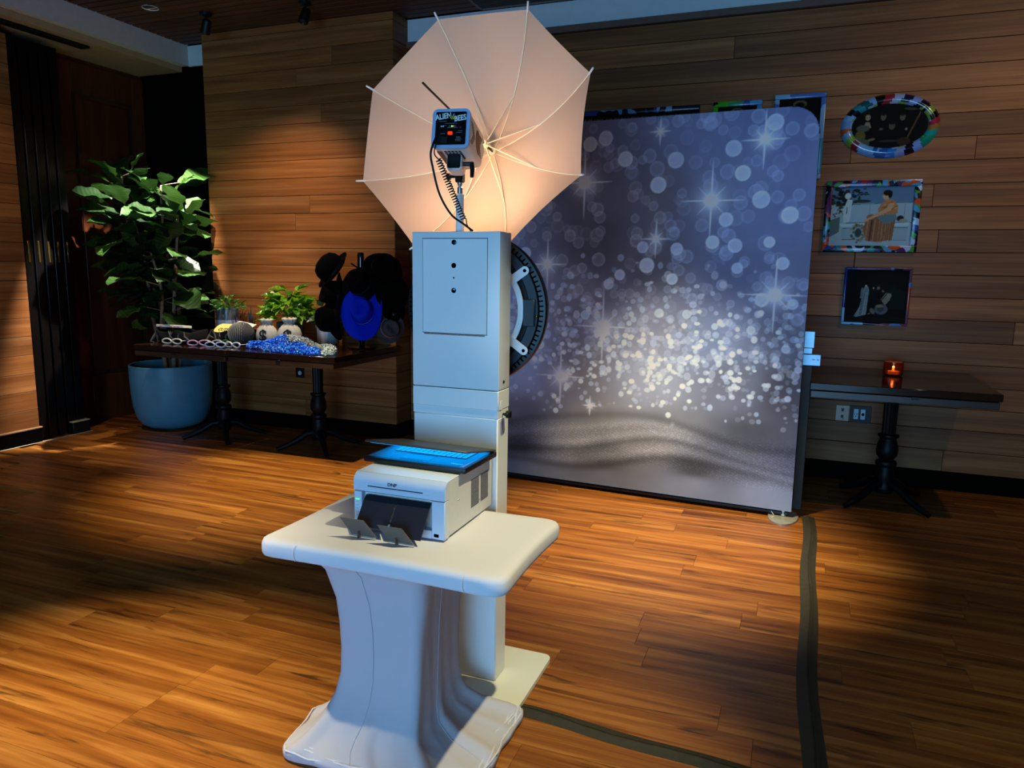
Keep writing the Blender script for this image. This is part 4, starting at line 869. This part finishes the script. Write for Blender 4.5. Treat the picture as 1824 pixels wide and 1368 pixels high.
for z in (-.026, .026):
    s_ = B().box(-.008, .008, -.009, -.005, z-.013, z+.013, .001).obj('switch_button', M_black, t); B().ball((0, -.0095, z+.012 if z > 0 else z-.012), .006, 10, 6, 1, .4, 1).obj('pilot_dot', M_pale, s_)
t, w_, h_ = outlet('wall_outlet', 'wide black wall outlet with two pale sockets below the right table', .398, .530, .420, .540, YB, M_black, 0)
for x in (-.030, .014):
    s_ = B().box(x-.015, x+.015, -.009, -.005, -.036, .036, .002).obj('socket', M_pale, t)
    B().box(x-.008, x-.004, -.0102, -.009, -.004, .006).box(x+.004, x+.008, -.0102, -.009, -.004, .006).ball((x, -.0095, -.016 if x < 0 else 0), .004 if x < 0 else .010, 10, 6, 1, .2, 1).obj('socket_slot', M_hole, s_)
# candles
def candle(x, yv, label, r=.042, h=.062, e=3.5, p=.5, glass=(70, 34, 22)):
    t = thing('candle_holder', label, 'candle', (x, yv, ZT+.0006))
    b = B(); N_ = 40
    b.lathe([(r*.8, 0), (r*.95, .004), (r, .012), (r, h-.01), (r*.96, h), (r*.86, h), (r*.84, .012), (.001, .010)], N_)
    for i, v in enumerate(b.v):
        if (i % N_) % 2 == 0 and i//N_ in (1, 2, 3): b.v[i] = (v[0]*.93, v[1]*.93, v[2])
    b.obj('ribbed_glass', mat('smoked_glass', glass, .08, trans=.9, ior=1.3), t)
    cd = B().lathe([(r*.6, .012), (r*.6, .030), (r*.45, .031), (.001, .029)], 20).obj('wax', mat('wax', (235, 190, 130), .5, emit=(255, 150, 60), es=1.2), t)
    B().ball((0, 0, .043), .0065, 10, 8, 1, 1, 1.7).obj('flame', mat('flame', (255, 180, 90), .5, emit=(255, 140, 50), es=14*e), t)
    l = bpy.data.lights.new('flame_light', 'POINT'); l.energy = p; l.color = (1, .5, .2); l.shadow_soft_size = .006; o = bpy.data.objects.new('flame_light', l); col.objects.link(o); o.parent = t; o.location = (0, 0, .045+.01)
candle(.600, 5.24, 'ribbed dark glass candle holder glowing orange on the right table', .058, .088, 2, 1.0, (120, 70, 50))
candle(-3.72, 4.93, 'small lit glass candle behind the white garland, right of the money bags', .038, .045, 1.4, .25, (120, 60, 36))
candle(-4.235, 5.04, 'small lit glass candle between the knit beanie and the money bags', .032, .045, 1.0, .15, (120, 50, 30))
# ---------------- plants ----------------
def leafmesh(name, L_, W_, m, wavy=.1, tip=.0, fold=.12, droop=.25, seed=0, nl=8, nw=4, shape='fiddle'):
    r = random.Random(seed); vs = []; fs = []; ph = r.uniform(0, 6)
    for i in range(nl+1):
        t = i/nl
        if shape == 'fiddle': wd = W_*(math.sin(PI*min(t*1.0, 1))**.6)*(.55+.6*t-.15*math.exp(-((t-.35)/.1)**2)) if 0 < t < 1 else .004
        else: wd = W_*(math.sin(PI*t**.72)**.9)*(1.05-.3*t) if 0 < t < 1 else .002
        for j in range(nw*2+1):
            s = j/nw-1
            z = -droop*L_*t*t+fold*abs(s)*wd*1.2+wavy*W_*math.sin(t*15+ph+(2 if s > 0 else 0))*s*s
            vs.append((s*wd, L_*t, z))
    n = nw*2+1
    for i in range(nl):
        for j in range(n-1): a = i*n+j; fs.append((a, a+1, a+n+1, a+n))
    me = B().add(vs, fs).mesh(name, True, 80); me.materials.append(m); return me
def leafmat(name, c, c2, rough=.35, tr=.25):
    m, nt, p = nodes(name); N = nt.nodes.new; K = nt.links.new
    oi = N('ShaderNodeObjectInfo'); r = N('ShaderNodeValToRGB'); r.color_ramp.elements[0].color = L(c); r.color_ramp.elements[1].color = L(c2); K(oi.outputs['Random'], r.inputs[0])
    tc = N('ShaderNodeTexCoord'); wv = N('ShaderNodeTexWave'); wv.inputs['Scale'].default_value = 11; wv.bands_direction = 'Y'; wv.inputs['Distortion'].default_value = 2; K(tc.outputs['Object'], wv.inputs['Vector'])
    mx = N('ShaderNodeMix'); mx.data_type = 'RGBA'; mx.blend_type = 'MULTIPLY'; mx.inputs[0].default_value = .45; K(r.outputs[0], mx.inputs[6]); K(wv.outputs[0], mx.inputs[7])
    K(mx.outputs[2], p.inputs['Base Color']); p.inputs['Roughness'].default_value = rough
    t = N('ShaderNodeBsdfTranslucent'); K(r.outputs[0], t.inputs[0]); ms = N('ShaderNodeMixShader'); ms.inputs[0].default_value = tr; K(p.outputs[0], ms.inputs[1]); K(t.outputs[0], ms.inputs[2]); K(ms.outputs[0], nt.nodes['Material Output'].inputs[0])
    b = N('ShaderNodeBump'); b.inputs['Strength'].default_value = .25; b.inputs['Distance'].default_value = .004; K(wv.outputs[0], b.inputs['Height']); K(b.outputs[0], p.inputs['Normal'])
    return m
def orient(d, roll):
    d = d.normalized(); q = d.to_track_quat('Y', 'Z'); return (q.to_matrix() @ Matrix.Rotation(roll, 3, 'Y')).to_euler()
pl = thing('planter', 'large matt blue rounded planter pot beneath the left table end', 'planter', (-5.17, 5.0, 0))
M_pot = mat('pot_blue', (84, 142, 168), .42, var=.10, nscale=9)
B().lathe([(.001, .012), (.16, .012), (.21, .018), (.265, .05), (.300, .11), (.322, .20), (.334, .32), (.340, .45), (.342, .565), (.336, .572), (.326, .568), (.322, .48), (.001, .48)], 56).obj('pot_body', M_pot, pl)
B().lathe([(.13, 0), (.15, .001), (.15, .012)], 30).obj('pot_foot', M_black, pl)
fg = thing('fiddle_leaf_fig', 'tall fiddle leaf fig tree with big glossy leaves in the blue pot', 'plant', (-5.17, 5.0, .484))
B().lathe([(.001, .012), (.2, .018), (.318, .004), (.320, 0)], 30).obj('soil', mat('soil', (34, 24, 18), .95, bump=.8, nscale=60), fg)
M_bark = mat('bark', (150, 112, 84), .8, bump=.5, nscale=40, var=.25)
M_fig = leafmat('fig_leaf', (22, 46, 18), (64, 98, 42), .42, .10)
fms = [leafmesh('leaf', .23+.03*k, .090+.010*k, M_fig, .12, seed=k, droop=.18+.07*k) for k in range(4)]
rf = random.Random(21)
stems = []
for (dx, dy, tx, ty, hz) in ((-.02, 0, -.35, -.08, 1.70), (.06, .03, .02, -.02, 1.62), (-.08, .04, -.16, -.20, 1.45), (.08, -.05, .30, -.12, 1.38), (.0, -.06, .12, -.26, 1.05)):
    P0 = Vector((dx, dy, 0)); P1 = Vector((tx, ty, hz)); pts = bez([P0, P0.lerp(P1, .35)+Vector((rf.gauss(0, .04), rf.gauss(0, .03), .02)), P0.lerp(P1, .7)+Vector((rf.gauss(0, .04), rf.gauss(0, .03), 0)), P1], 21)
    B().tube(pts, [.019*(1-.6*i/len(pts)) for i in range(len(pts))], 8).obj('stem', M_bark, fg); stems.append(pts)
def clampleaf(p): return p.x+fg.location.x > -5.78 and p.y+fg.location.y < 5.31
nl = 0
for si, pts in enumerate(stems):
    cnt = (46, 44, 40, 36, 26)[si]
    for k in range(cnt):
        t = .30+.70*k/cnt if k > 2 else 1; p = pts[min(int(t*(len(pts)-1)), len(pts)-1)]
        a = k*2.4+si; el = rf.uniform(-.1, .7) if t < .9 else rf.uniform(.4, 1.1); d = Vector((math.cos(a)*math.cos(el), math.sin(a)*math.cos(el), math.sin(el)))
        q = p+Vector((math.cos(a), math.sin(a), .25))*rf.uniform(.03, .15)
        end = q+d*.22; 
        if not clampleaf(end): d.x = abs(d.x); d.y = -abs(d.y)
        end = q+d*.25
        if end.y+5.0 > 5.32 or q.x-5.17 < -5.75 or end.x-5.17 < -5.90: continue
        if end.z+.484 < .88 and end.x-5.17 > -4.99: continue
        if end.x-5.17 > -4.60: continue
        me = fms[rf.randrange(4)]; o = link('leaf', me, None, fg, q, orient(d, rf.uniform(-.6, .6))); s_ = rf.uniform(.75, 1.1); o.scale = (s_, s_, s_); nl += 1
        if k % 4 == 0: B().tube([p, q], .004, 5).obj('leaf_stalk', M_bark, fg)
# small succulent in two tone pot
def pot(t, prof, m, z0=0): B().lathe(prof, 32).obj('pot', m, t)
M_glaze = mat('pot_white_blue', (150, 166, 200), .15, coat=.8); M_glaze2 = mat('pot_grey_band', (86, 92, 100), .15, coat=.8)
sp_ = thing('potted_plant', 'small bushy succulent in a glossy pale blue and grey pot', 'plant', (-4.66, 5.17, ZT+.0006))
B().lathe([(.001, .0), (.065, 0), (.083, .02), (.094, .08), (.097, .16), (.001, .16)], 36).obj('pot', M_glaze, sp_)
B().lathe([(.0972, .16), (.099, .22), (.101, .262), (.096, .265), (.090, .25), (.001, .24)], 36).obj('pot_band', M_glaze2, sp_)
M_succ = leafmat('succulent_leaf', (40, 84, 30), (104, 158, 70), .4, .1)
lm_s = leafmesh('leaf', .045, .011, M_succ, .05, seed=3, nl=4, nw=1, shape='leaf', droop=.1)
def cluster(parent, n, rad, z0, hgt, lms, smin, smax, mstem, seed, down=0):
    r = random.Random(seed)
    for k in range(n):
        a = r.uniform(0, 2*PI); rr = rad*math.sqrt(r.random()); hz = hgt*(1-.55*(rr/rad)**2)*r.uniform(.35, 1)-down*(rr/rad)**2
        q = Vector((rr*math.cos(a), rr*math.sin(a), z0+hz)); el = r.uniform(-.35, .9); d = Vector((math.cos(a)*math.cos(el), math.sin(a)*math.cos(el), math.sin(el)))
        o = link('leaf', lms[k % len(lms)], None, parent, q, orient(d, r.uniform(-.7, .7))); s_ = r.uniform(smin, smax); o.scale = (s_,)*3
        if k % 2 == 0: B().tube([Vector((q.x*.25, q.y*.25, z0)), Vector((q.x*.6, q.y*.6, z0+hz*.7)), q], .0018, 5).obj('stem', mstem, parent)
M_gst = mat('green_stem', (70, 110, 44), .5)
cluster(sp_, 130, .125, .25, .13, [lm_s], .8, 1.3, M_gst, 5, .03)
M_poth = leafmat('pothos_leaf', (54, 110, 18), (140, 190, 40), .3, .35)
lm_p = [leafmesh('leaf', .105, .034, M_poth, .06, seed=k, nl=7, nw=2, shape='leaf', droop=.35, fold=.3) for k in range(3)]
po = thing('potted_plant', 'bright green bushy leafy plant in a teal pot behind the money bags', 'plant', (-3.96, 5.12, ZT+.0006))
B().lathe([(.001, 0), (.075, 0), (.10, .03), (.112, .10), (.115, .165), (.105, .17), (.10, .155), (.001, .15)], 36).obj('pot', mat('pot_teal', (44, 84, 100), .35), po)
cluster(po, 170, .19, .22, .25, lm_p, .8, 1.2, M_gst, 9, .10)
wpz = thing('potted_plant', 'dark leafy plant in a white pot beside the hat stand', 'plant', (-3.60, 5.13, ZT+.0006))
B().lathe([(.001, 0), (.075, 0), (.082, .01), (.088, .15), (.082, .152), (.078, .14), (.001, .135)], 36).obj('pot', mat('pot_white', (214, 218, 224), .25, coat=.4), wpz)
M_dkl = leafmat('dark_leaf', (24, 50, 18), (50, 84, 34), .4, .2); lm_d = [leafmesh('leaf', .09, .026, M_dkl, .06, seed=k+7, nl=5, nw=2, shape='leaf', droop=.3) for k in range(2)]
cluster(wpz, 60, .14, .15, .22, lm_d, .7, 1.2, M_gst, 13, .05)
inc = thing('reed_sticks', 'dark pointed reeds standing behind the succulent pot', 'decoration', (-4.47, 5.24, ZT+.0006))
B().lathe([(.001, 0), (.028, 0), (.03, .06), (.02, .075), (.001, .07)], 18).obj('reed_jar', M_black, inc)
for k, (dx, h) in enumerate(((-.03, .26), (-.01, .22), (.02, .20), (.05, .19), (0, .28))): B().tube([(dx*.3, 0, .06), (dx*.8, .0, h*.8), (dx, 0, h)], [.004, .005, .001], 6).obj('reed', M_blackp, inc)
# ---------------- money bags ----------------
M_bag = mat('canvas_bag', (176, 170, 160), .9, bump=.4, nscale=70, var=.12)
def moneybag(x, yv, label, rz, tilt, s=1.0):
    t = thing('money_bag', label, 'bag', (x, yv, ZT+.0006), (tilt, 0, rz)); N_ = 40
    b = B().lathe([(.001, .002), (.060, 0), (.078, .012), (.088, .05), (.086, .09), (.070, .125), (.048, .148), (.034, .158), (.033, .166), (.046, .178), (.052, .195), (.044, .200), (.020, .185), (.001, .18)], N_, sy=.72)
    for i, v in enumerate(b.v):
        k = i % N_; j = i//N_; wv = math.sin(k*2*PI/N_*11)*(.0045 if 5 <= j <= 11 else .0015)+math.sin(k*.9+j)*.0015; d = Vector((v[0], v[1], 0)); l = d.length or 1
        b.v[i] = (v[0]+d.x/l*wv, v[1]+d.y/l*wv, v[2]+(.004*math.sin(k*1.3) if j in (10, 11) else 0))
    b.v = [(p[0]*s, p[1]*s, p[2]*s) for p in b.v]; o = b.obj('bag_body', M_bag, t, ang=80)
    B().tube([(.036*s*math.cos(a), .026*s*math.sin(a), .160*s) for a in [2*PI*k/20 for k in range(21)]], .003, 6, False).obj('drawstring', M_bag, t)
    q = text('$', .125*s, mat('print_black', (14, 14, 14), .8), t, (0, -.066*s, .072*s), (PI/2-.05, 0, 0), bold=.003, ext=.001)
    me = q.data
    for v in me.vertices: v.co.z -= (v.co.x/(.088*s))**2*.028*s+max(0, v.co.y/(.1*s))**2*.022*s
moneybag(-3.975, 4.84, 'grey canvas money bag with black dollar sign, the left of two', .15, 0, 1.05)
moneybag(-3.77, 4.86, 'grey canvas money bag with black dollar sign, the right one beside the candle', .40, 0, 1.12)
# ---------------- knit beanie ----------------
bn = thing('knit_beanie', 'dark grey ribbed knit beanie standing on the left table', 'hat', (-4.14, 4.74, ZT+.0006), (0, 0, .3))
M_knit = mat('knit_grey', (64, 62, 62), .95, bump=.8, nscale=160, var=.35)
b = B().ball((0, 0, .092), .100, 48, 22, 1, .8, .92)
for i, v in enumerate(b.v):
    n_ = math.sin((v[0]*1.0+v[2]*.9)*330) if v[0] > -.02 else math.sin((v[0]*-1.2+v[2]*.6)*330); d = Vector((v[0], v[1], v[2]-.092)); d.normalize(); b.v[i] = tuple(Vector(v)+d*(.0028*n_))
b.obj('knit_crown', M_knit, bn, ang=180)
for k in range(16):
    a = -1.2+k*.16; pts = [Vector((.101*math.sin(a)*math.cos(s)*1.0-.01, -.082*math.cos(s)*math.cos(a)*1.0, .092+.093*math.sin(s))) for s in [(-1.2+2.4*i/10) for i in range(11)]]
    B().tube(pts, .0022, 5).obj('knit_rib', mat('knit_light', (150, 146, 140), .9) if k == 0 else bpy.data.materials['knit_light'], bn)
B().tube([(-.07, -.03, .02), (-.085, -.04, .012), (-.06, -.06, .01), (-.03, -.065, .014)], .013, 8).obj('rolled_brim', M_knit, bn)
# ---------------- black fabric bins with signs ----------------
M_bin = mat('bin_black', (22, 21, 22), .75, bump=.3, nscale=25); M_fold = mat('bin_fold', (92, 88, 86), .8)
def fbin(x, yv, w, d, h, label, rz, seed):
    t = thing('fabric_bin', label, 'bin', (x, yv, ZT+.0006), (0, 0, rz)); r = random.Random(seed); n = 64
    secs = [(0.002, -w*.9, w*.9, -d*.9, d*.9, .03), (.02, -w, w, -d, d, .035), (h*.5, -w*.97, w*.97, -d*.97, d*.97, .04), (h*.85, -w*1.03, w*1.03, -d*1.03, d*1.03, .04), (h, -w, w, -d, d, .04), (h*.96, -w*.94, w*.94, -d*.94, d*.94, .035), (h*.45, -w*.92, w*.92, -d*.92, d*.92, .035)]
    ph = r.random()*6
    vs, fs = loft(secs, n, lambda p, u, z: (p[0]*(1+.05*math.sin(u*40+ph)), p[1]*(1+.07*math.sin(u*31+z*30+ph)), max(.001, z+(.010*math.sin(u*26+ph) if z > h*.8 else 0))))
    fs.append(tuple(range(n))[::-1]); fs.append(tuple(range(6*n, 7*n))); B().add(vs, fs).obj('bin_body', M_bin, t, ang=60)
    for k in range(5):
        x0 = r.uniform(-w, w*.8); B().tube([(x0, -d*1.03, h*.98), (x0+r.uniform(-.03, .05), -d*1.07, h*.6), (x0+r.uniform(-.06, .12), -d*1.04, h*.1)], [.003, .007, .002], 6).obj('fabric_fold', M_fold, t)
    # tie strap flopping over the side
    B().tube([(-w*1.0, -d*.7, h), (-w*1.12, -d*.9, h*.5), (-w*1.25, -d*1.05, .006), (-w*.95, -d*1.2, .006)], [.008, .012, .008, .004], 6).obj('corner_flap', M_fold, t)
    return t
fbin(-4.715, 4.70, .175, .12, .100, 'crumpled black fabric bin at the left table end under a white box sign', .0, 3)
fbin(-4.345, 4.88, .140, .13, .100, 'crumpled black fabric bin holding yellow and white word cards beside the beanie', -.05, 8)
M_sw = mat('sign_white', (235, 234, 226), .5); M_sy = mat('sign_yellow', (236, 224, 130), .6)
sg1 = thing('prop_sign', 'long white word sign lying flat across the leftmost black bin', 'sign', (-4.765, 4.66, ZT+.120), (-.12, 0, .02))
B().box(-.14, .14, -.05, .05, 0, .022, .003).obj('sign_board', M_sw, sg1)
for x in (-.09, .02, .06, .09): B().box(x-.012, x+.012, -.0515, -.0498, .004, .009).obj('red_mark', mat('red_print', (200, 90, 70), .6), sg1)
sg2 = thing('prop_sign', 'pale yellow word card with black lettering leaning in the black bin', 'sign', (-4.38, 4.82, ZT+.118), (.62, 0, -.1))
B().prism(rrect(-.105, .105, -.055, .055, .045, 6), 0, .004).obj('sign_board', M_sy, sg2)
text('CUTE', .045, M_hole, sg2, (.0, -.02, .0046), (0, 0, 0), bold=.001)
sg3 = thing('prop_sign', 'white word card standing behind the yellow card', 'sign', (-4.30, 4.94, ZT+.140), (.5, 0, -.12))
B().prism([(-.12, -.05), (.13, -.05), (.14, .02), (-.09, .055)], 0, .004).obj('sign_board', M_sw, sg3)
text('HA HA', .028, M_dim, sg3, (-.045, .0, .0046), (0, 0, 0))
# ---------------- novelty glasses ----------------
M_lens = mat('dark_lens', (10, 10, 12), .1, coat=.5)
def glasses(x, yv, label, c, rz, z=.0, w=.038, h=.019):
    t = thing('novelty_glasses', label, 'glasses', (x, yv, ZT+.0008+z), (0, 0, rz), group='novelty glasses on the left table'); m = mat('glasses_frame', c, .35)
    zc = h+.006
    for s in (-1, 1):
        pts = [(s*(w+.006)+w*math.cos(a)*(1+.15*math.sin(a)*s), -.006*abs(math.cos(a)), zc+h*math.sin(a)) for a in [2*PI*k/22 for k in range(23)]]
        B().tube(pts, .0062, 6, False).obj('rim', m, t)
        B().prism([(p[0], p[2]) for p in pts[:-1]], -.001, .001, 'y').obj('lens', M_lens, t)
        B().tube([(s*(2*w+.008), .0, zc+.006), (s*(2*w+.004), .06, zc+.002), (s*(2*w-.008), .11, .005)], .0035, 6).obj('temple_arm', m, t)
    B().tube([(-.008, 0, zc+.004), (.008, 0, zc+.004)], .005, 6).obj('bridge', m, t)
glasses(-4.655, 4.53, 'white plastic novelty glasses, leftmost on the left table', (226, 222, 206), .05, w=.044)
glasses(-4.385, 4.53, 'pink and lilac novelty glasses leaning left of the other coloured pairs', (196, 150, 180), .5)
glasses(-4.30, 4.58, 'silver grey novelty glasses between the pink and the green pairs', (170, 168, 176), .35)
glasses(-4.25, 4.64, 'green and black novelty glasses behind the pale pair', (60, 110, 66), -.1, w=.034)
glasses(-4.175, 4.485, 'pale blue grey novelty glasses in front at the table edge', (190, 200, 222), .25)
glasses(-4.055, 4.54, 'chunky white novelty glasses nearest the table joint', (222, 224, 230), -.15)
# ---------------- garlands ----------------
def lei(label, pts, R_, cols, n, seed, seg=5):
    r = random.Random(seed); pts = bez(pts, 60); b = B(); P = [Vector(p) for p in pts]; fc = []
    for k in range(n):
        p = P[r.randrange(len(P))]; a = r.uniform(0, 2*PI); el = r.uniform(-.2, PI/2); d = Vector((math.cos(a)*math.cos(el), math.sin(a)*math.cos(el), math.sin(el)))
        c = p+d*R_*r.uniform(.5, 1); c.z = max(c.z, ZT+.006); u = d.orthogonal().normalized(); u = (Matrix.Rotation(r.uniform(0, 6), 3, d) @ u); v = d.cross(u); s = r.uniform(.007, .014)
        q = [c+u*s*.9-d*s*.3, c+v*s*.7+d*s*.5, c-u*s*.9-d*s*.2, c-v*s*.7+d*s*.4]
        for w_ in q: w_.z = max(w_.z, ZT+.0015)
        b.add(q, [(0, 1, 2), (0, 2, 3)])
    me = b.mesh('garland'); o = bpy.data.objects.new('flower_garland', me); col.objects.link(o)
    m, nt, pp = nodes('petals'+str(seed)); g = nt.nodes.new('ShaderNodeNewGeometry'); rr = nt.nodes.new('ShaderNodeValToRGB'); el = rr.color_ramp.elements
    while len(el) < len(cols): el.new(.5)
    for i, c in enumerate(cols): el[i].position = i/(len(cols)-1); el[i].color = L(c)
    nt.links.new(g.outputs['Random Per Island'], rr.inputs[0]); nt.links.new(rr.outputs[0], pp.inputs['Base Color']); pp.inputs['Roughness'].default_value = .35
    me.materials.append(m); tag(o, label, 'garland'); return o
zz = ZT+.012
BLU = [(14, 70, 225), (40, 130, 255), (90, 180, 255), (20, 90, 240), (190, 230, 255)]; WHI = [(200, 206, 196), (232, 234, 226), (178, 190, 196), (240, 240, 230)]  # palest blues put the sparkle highlights into the petal colours
lei('metallic blue flower garland heaped along the table front edge', [(-3.93, 4.60, zz), (-3.84, 4.58, zz+.01), (-3.74, 4.64, zz+.03), (-3.68, 4.66, zz+.06), (-3.60, 4.56, zz+.03), (-3.52, 4.50, zz+.01), (-3.44, 4.56, zz+.02), (-3.34, 4.49, zz), (-3.24, 4.47, zz), (-3.36, 4.46, zz), (-3.50, 4.46, zz), (-3.62, 4.50, zz), (-3.75, 4.54, zz)], .046, BLU, 4200, 4)
lei('cream white flower garland behind and right of the blue one', [(-3.90, 4.74, zz), (-3.80, 4.74, zz+.02), (-3.68, 4.735, zz+.05), (-3.56, 4.73, zz+.045), (-3.46, 4.70, zz+.02), (-3.36, 4.66, zz), (-3.26, 4.60, zz+.01), (-3.17, 4.55, zz+.02), (-3.135, 4.50, zz+.01), (-3.15, 4.46, zz)], .042, WHI, 2600, 6)
# ---------------- hat stand and hats ----------------
hs = thing('hat_stand', 'black countertop hat stand pole with round base on the table', 'stand', (-3.20, 5.02, ZT+.0006))
B().lathe([(.001, 0), (.11, 0), (.112, .010), (.03, .022), (.026, .03), (.026, .70), (.026, .735), (.022, .745), (.001, .748)], 28).obj('stand_pole', mat('pole_black', (16, 17, 18), .25, coat=.5), hs)
for k in range(9):
    a = k*2*PI/9+.3; z = (.62, .42, .24)[k % 3]; d = Vector((math.cos(a), math.sin(a), 0)); B().tube([d*.02+Vector((0, 0, z)), d*.10+Vector((0, 0, z+.04))], .006, 6).obj('stand_peg', M_black, hs)
def hat(label, c, pos, face, spin=0, kind='fedora', s=1.0, band=None, rough=.9, group='hats on the stand'):
    """face: direction the top of the crown points"""
    q = Vector(face).normalized().to_track_quat('Z', 'Y'); e = (q.to_matrix() @ Matrix.Rotation(spin, 3, 'Z')).to_euler()
    t = thing('party_hat' if kind == 'cowboy' else 'felt_hat', label, 'hat', pos, e, group=group); m = mat('felt', tuple(v*.62 for v in c) if max(c) < 60 else c, rough, bump=.25, nscale=180, var=.15, spec=.08)
    N_ = 44; b = B(); R0, R1, hc = .088*s, (.150 if kind != 'cowboy' else .185)*s, .115*s
    if kind == 'bowler': prof = [(R1*.92, .018), (R1*.93, .022), (R0*1.15, .004), (R0, .006), (R0*1.02, .04*s), (R0*.98, .075*s), (R0*.8, .105*s), (R0*.45, .122*s), (.001, .127*s)]
    else: prof = [(R1, .0), (R1*1.0, .003), (R0*1.25, .0), (R0*1.02, .004), (R0*.99, .04*s), (R0*.93, .09*s), (R0*.84, hc), (R0*.62, hc+.002), (R0*.3, hc-.02*s), (.001, hc-.026*s)]
    b.lathe(prof, N_)
    for i, v in enumerate(b.v):
        x, yv, z = v; r = math.hypot(x, yv); a = math.atan2(yv, x)
        if z <= .025 and r > R0*1.1:
            k = (r-R0)/(R1-R0)
            if kind == 'cowboy': z += .055*s*k*k*abs(math.cos(a))**1.5-.022*k*abs(math.sin(a)); x *= 1-.16*k*abs(math.cos(a)); yv *= 1.0+.14*k
            elif kind == 'fedora': z += .022*s*k*(math.cos(a)**2)-.020*s*k*max(0, -math.sin(a)); yv *= 1.04
            else: z += .012*k
        else:
            yv *= 1.08
            if kind != 'bowler' and z > .07*s: x *= 1-.22*max(0, -yv/R0)-.06; z += .008*s*math.cos(2*a)
        b.v[i] = (x, yv, z)
    b.obj('crown_and_brim', m, t, ang=80)
    bm2 = B().lathe([(R0*1.035, .006), (R0*1.045, .008), (R0*1.03, .030*s), (R0*1.0, .031*s)], N_)
    bm2.v = [(x, yv*1.08, z) for x, yv, z in bm2.v]; bm2.obj('hat_band', mat('band', band or (8, 8, 9), .4), t)
    return t
BK = (13, 13, 14)
hat('black bowler hat at the upper left of the hat stand', BK, (-3.37, 4.93, 1.40), (-.55, -.62, .62), 0, 'bowler', 1.22)
hat('black fedora at the upper right of the hat stand', BK, (-2.95, 4.93, 1.42), (.62, -.55, .60), .5, 'fedora', 1.0)
hat('black trilby facing forward above the blue hat', (16, 16, 17), (-3.09, 4.85, 1.31), (.05, -.80, .45), 0, 'fedora', 1.0, band=(30, 30, 32))
hat('royal blue felt cowboy hat hanging at the front of the stand', (14, 40, 185), (-3.045, 4.80, 1.105), (.30, -.90, .28), 0, 'cowboy', 1.0, band=(10, 32, 150))
hat('black straw hat at middle left of the stand below the bowler', (17, 16, 16), (-3.34, 4.92, 1.23), (-.65, -.70, .15), 1, 'fedora', 1.12)
hat('black felt hat at the lower left, hanging over the white pot', BK, (-3.36, 4.89, 1.045), (-.55, -.80, -.05), 0, 'fedora', 1.12)
hat('black knit hat at middle right of the stand', (15, 15, 15), (-2.885, 4.93, 1.25), (.75, -.5, .12), 2, 'bowler', 1.0)
hat('black wide hat at lower right behind the blue hat', BK, (-2.91, 4.94, 1.11), (.75, -.5, -.05), 0, 'fedora', .9)
hat('grey felt hat with pale brim edge at the lowest right of the stand', (70, 66, 70), (-2.87, 4.88, .99), (.62, -.6, .05), .8, 'fedora', .76, band=(130, 128, 132))
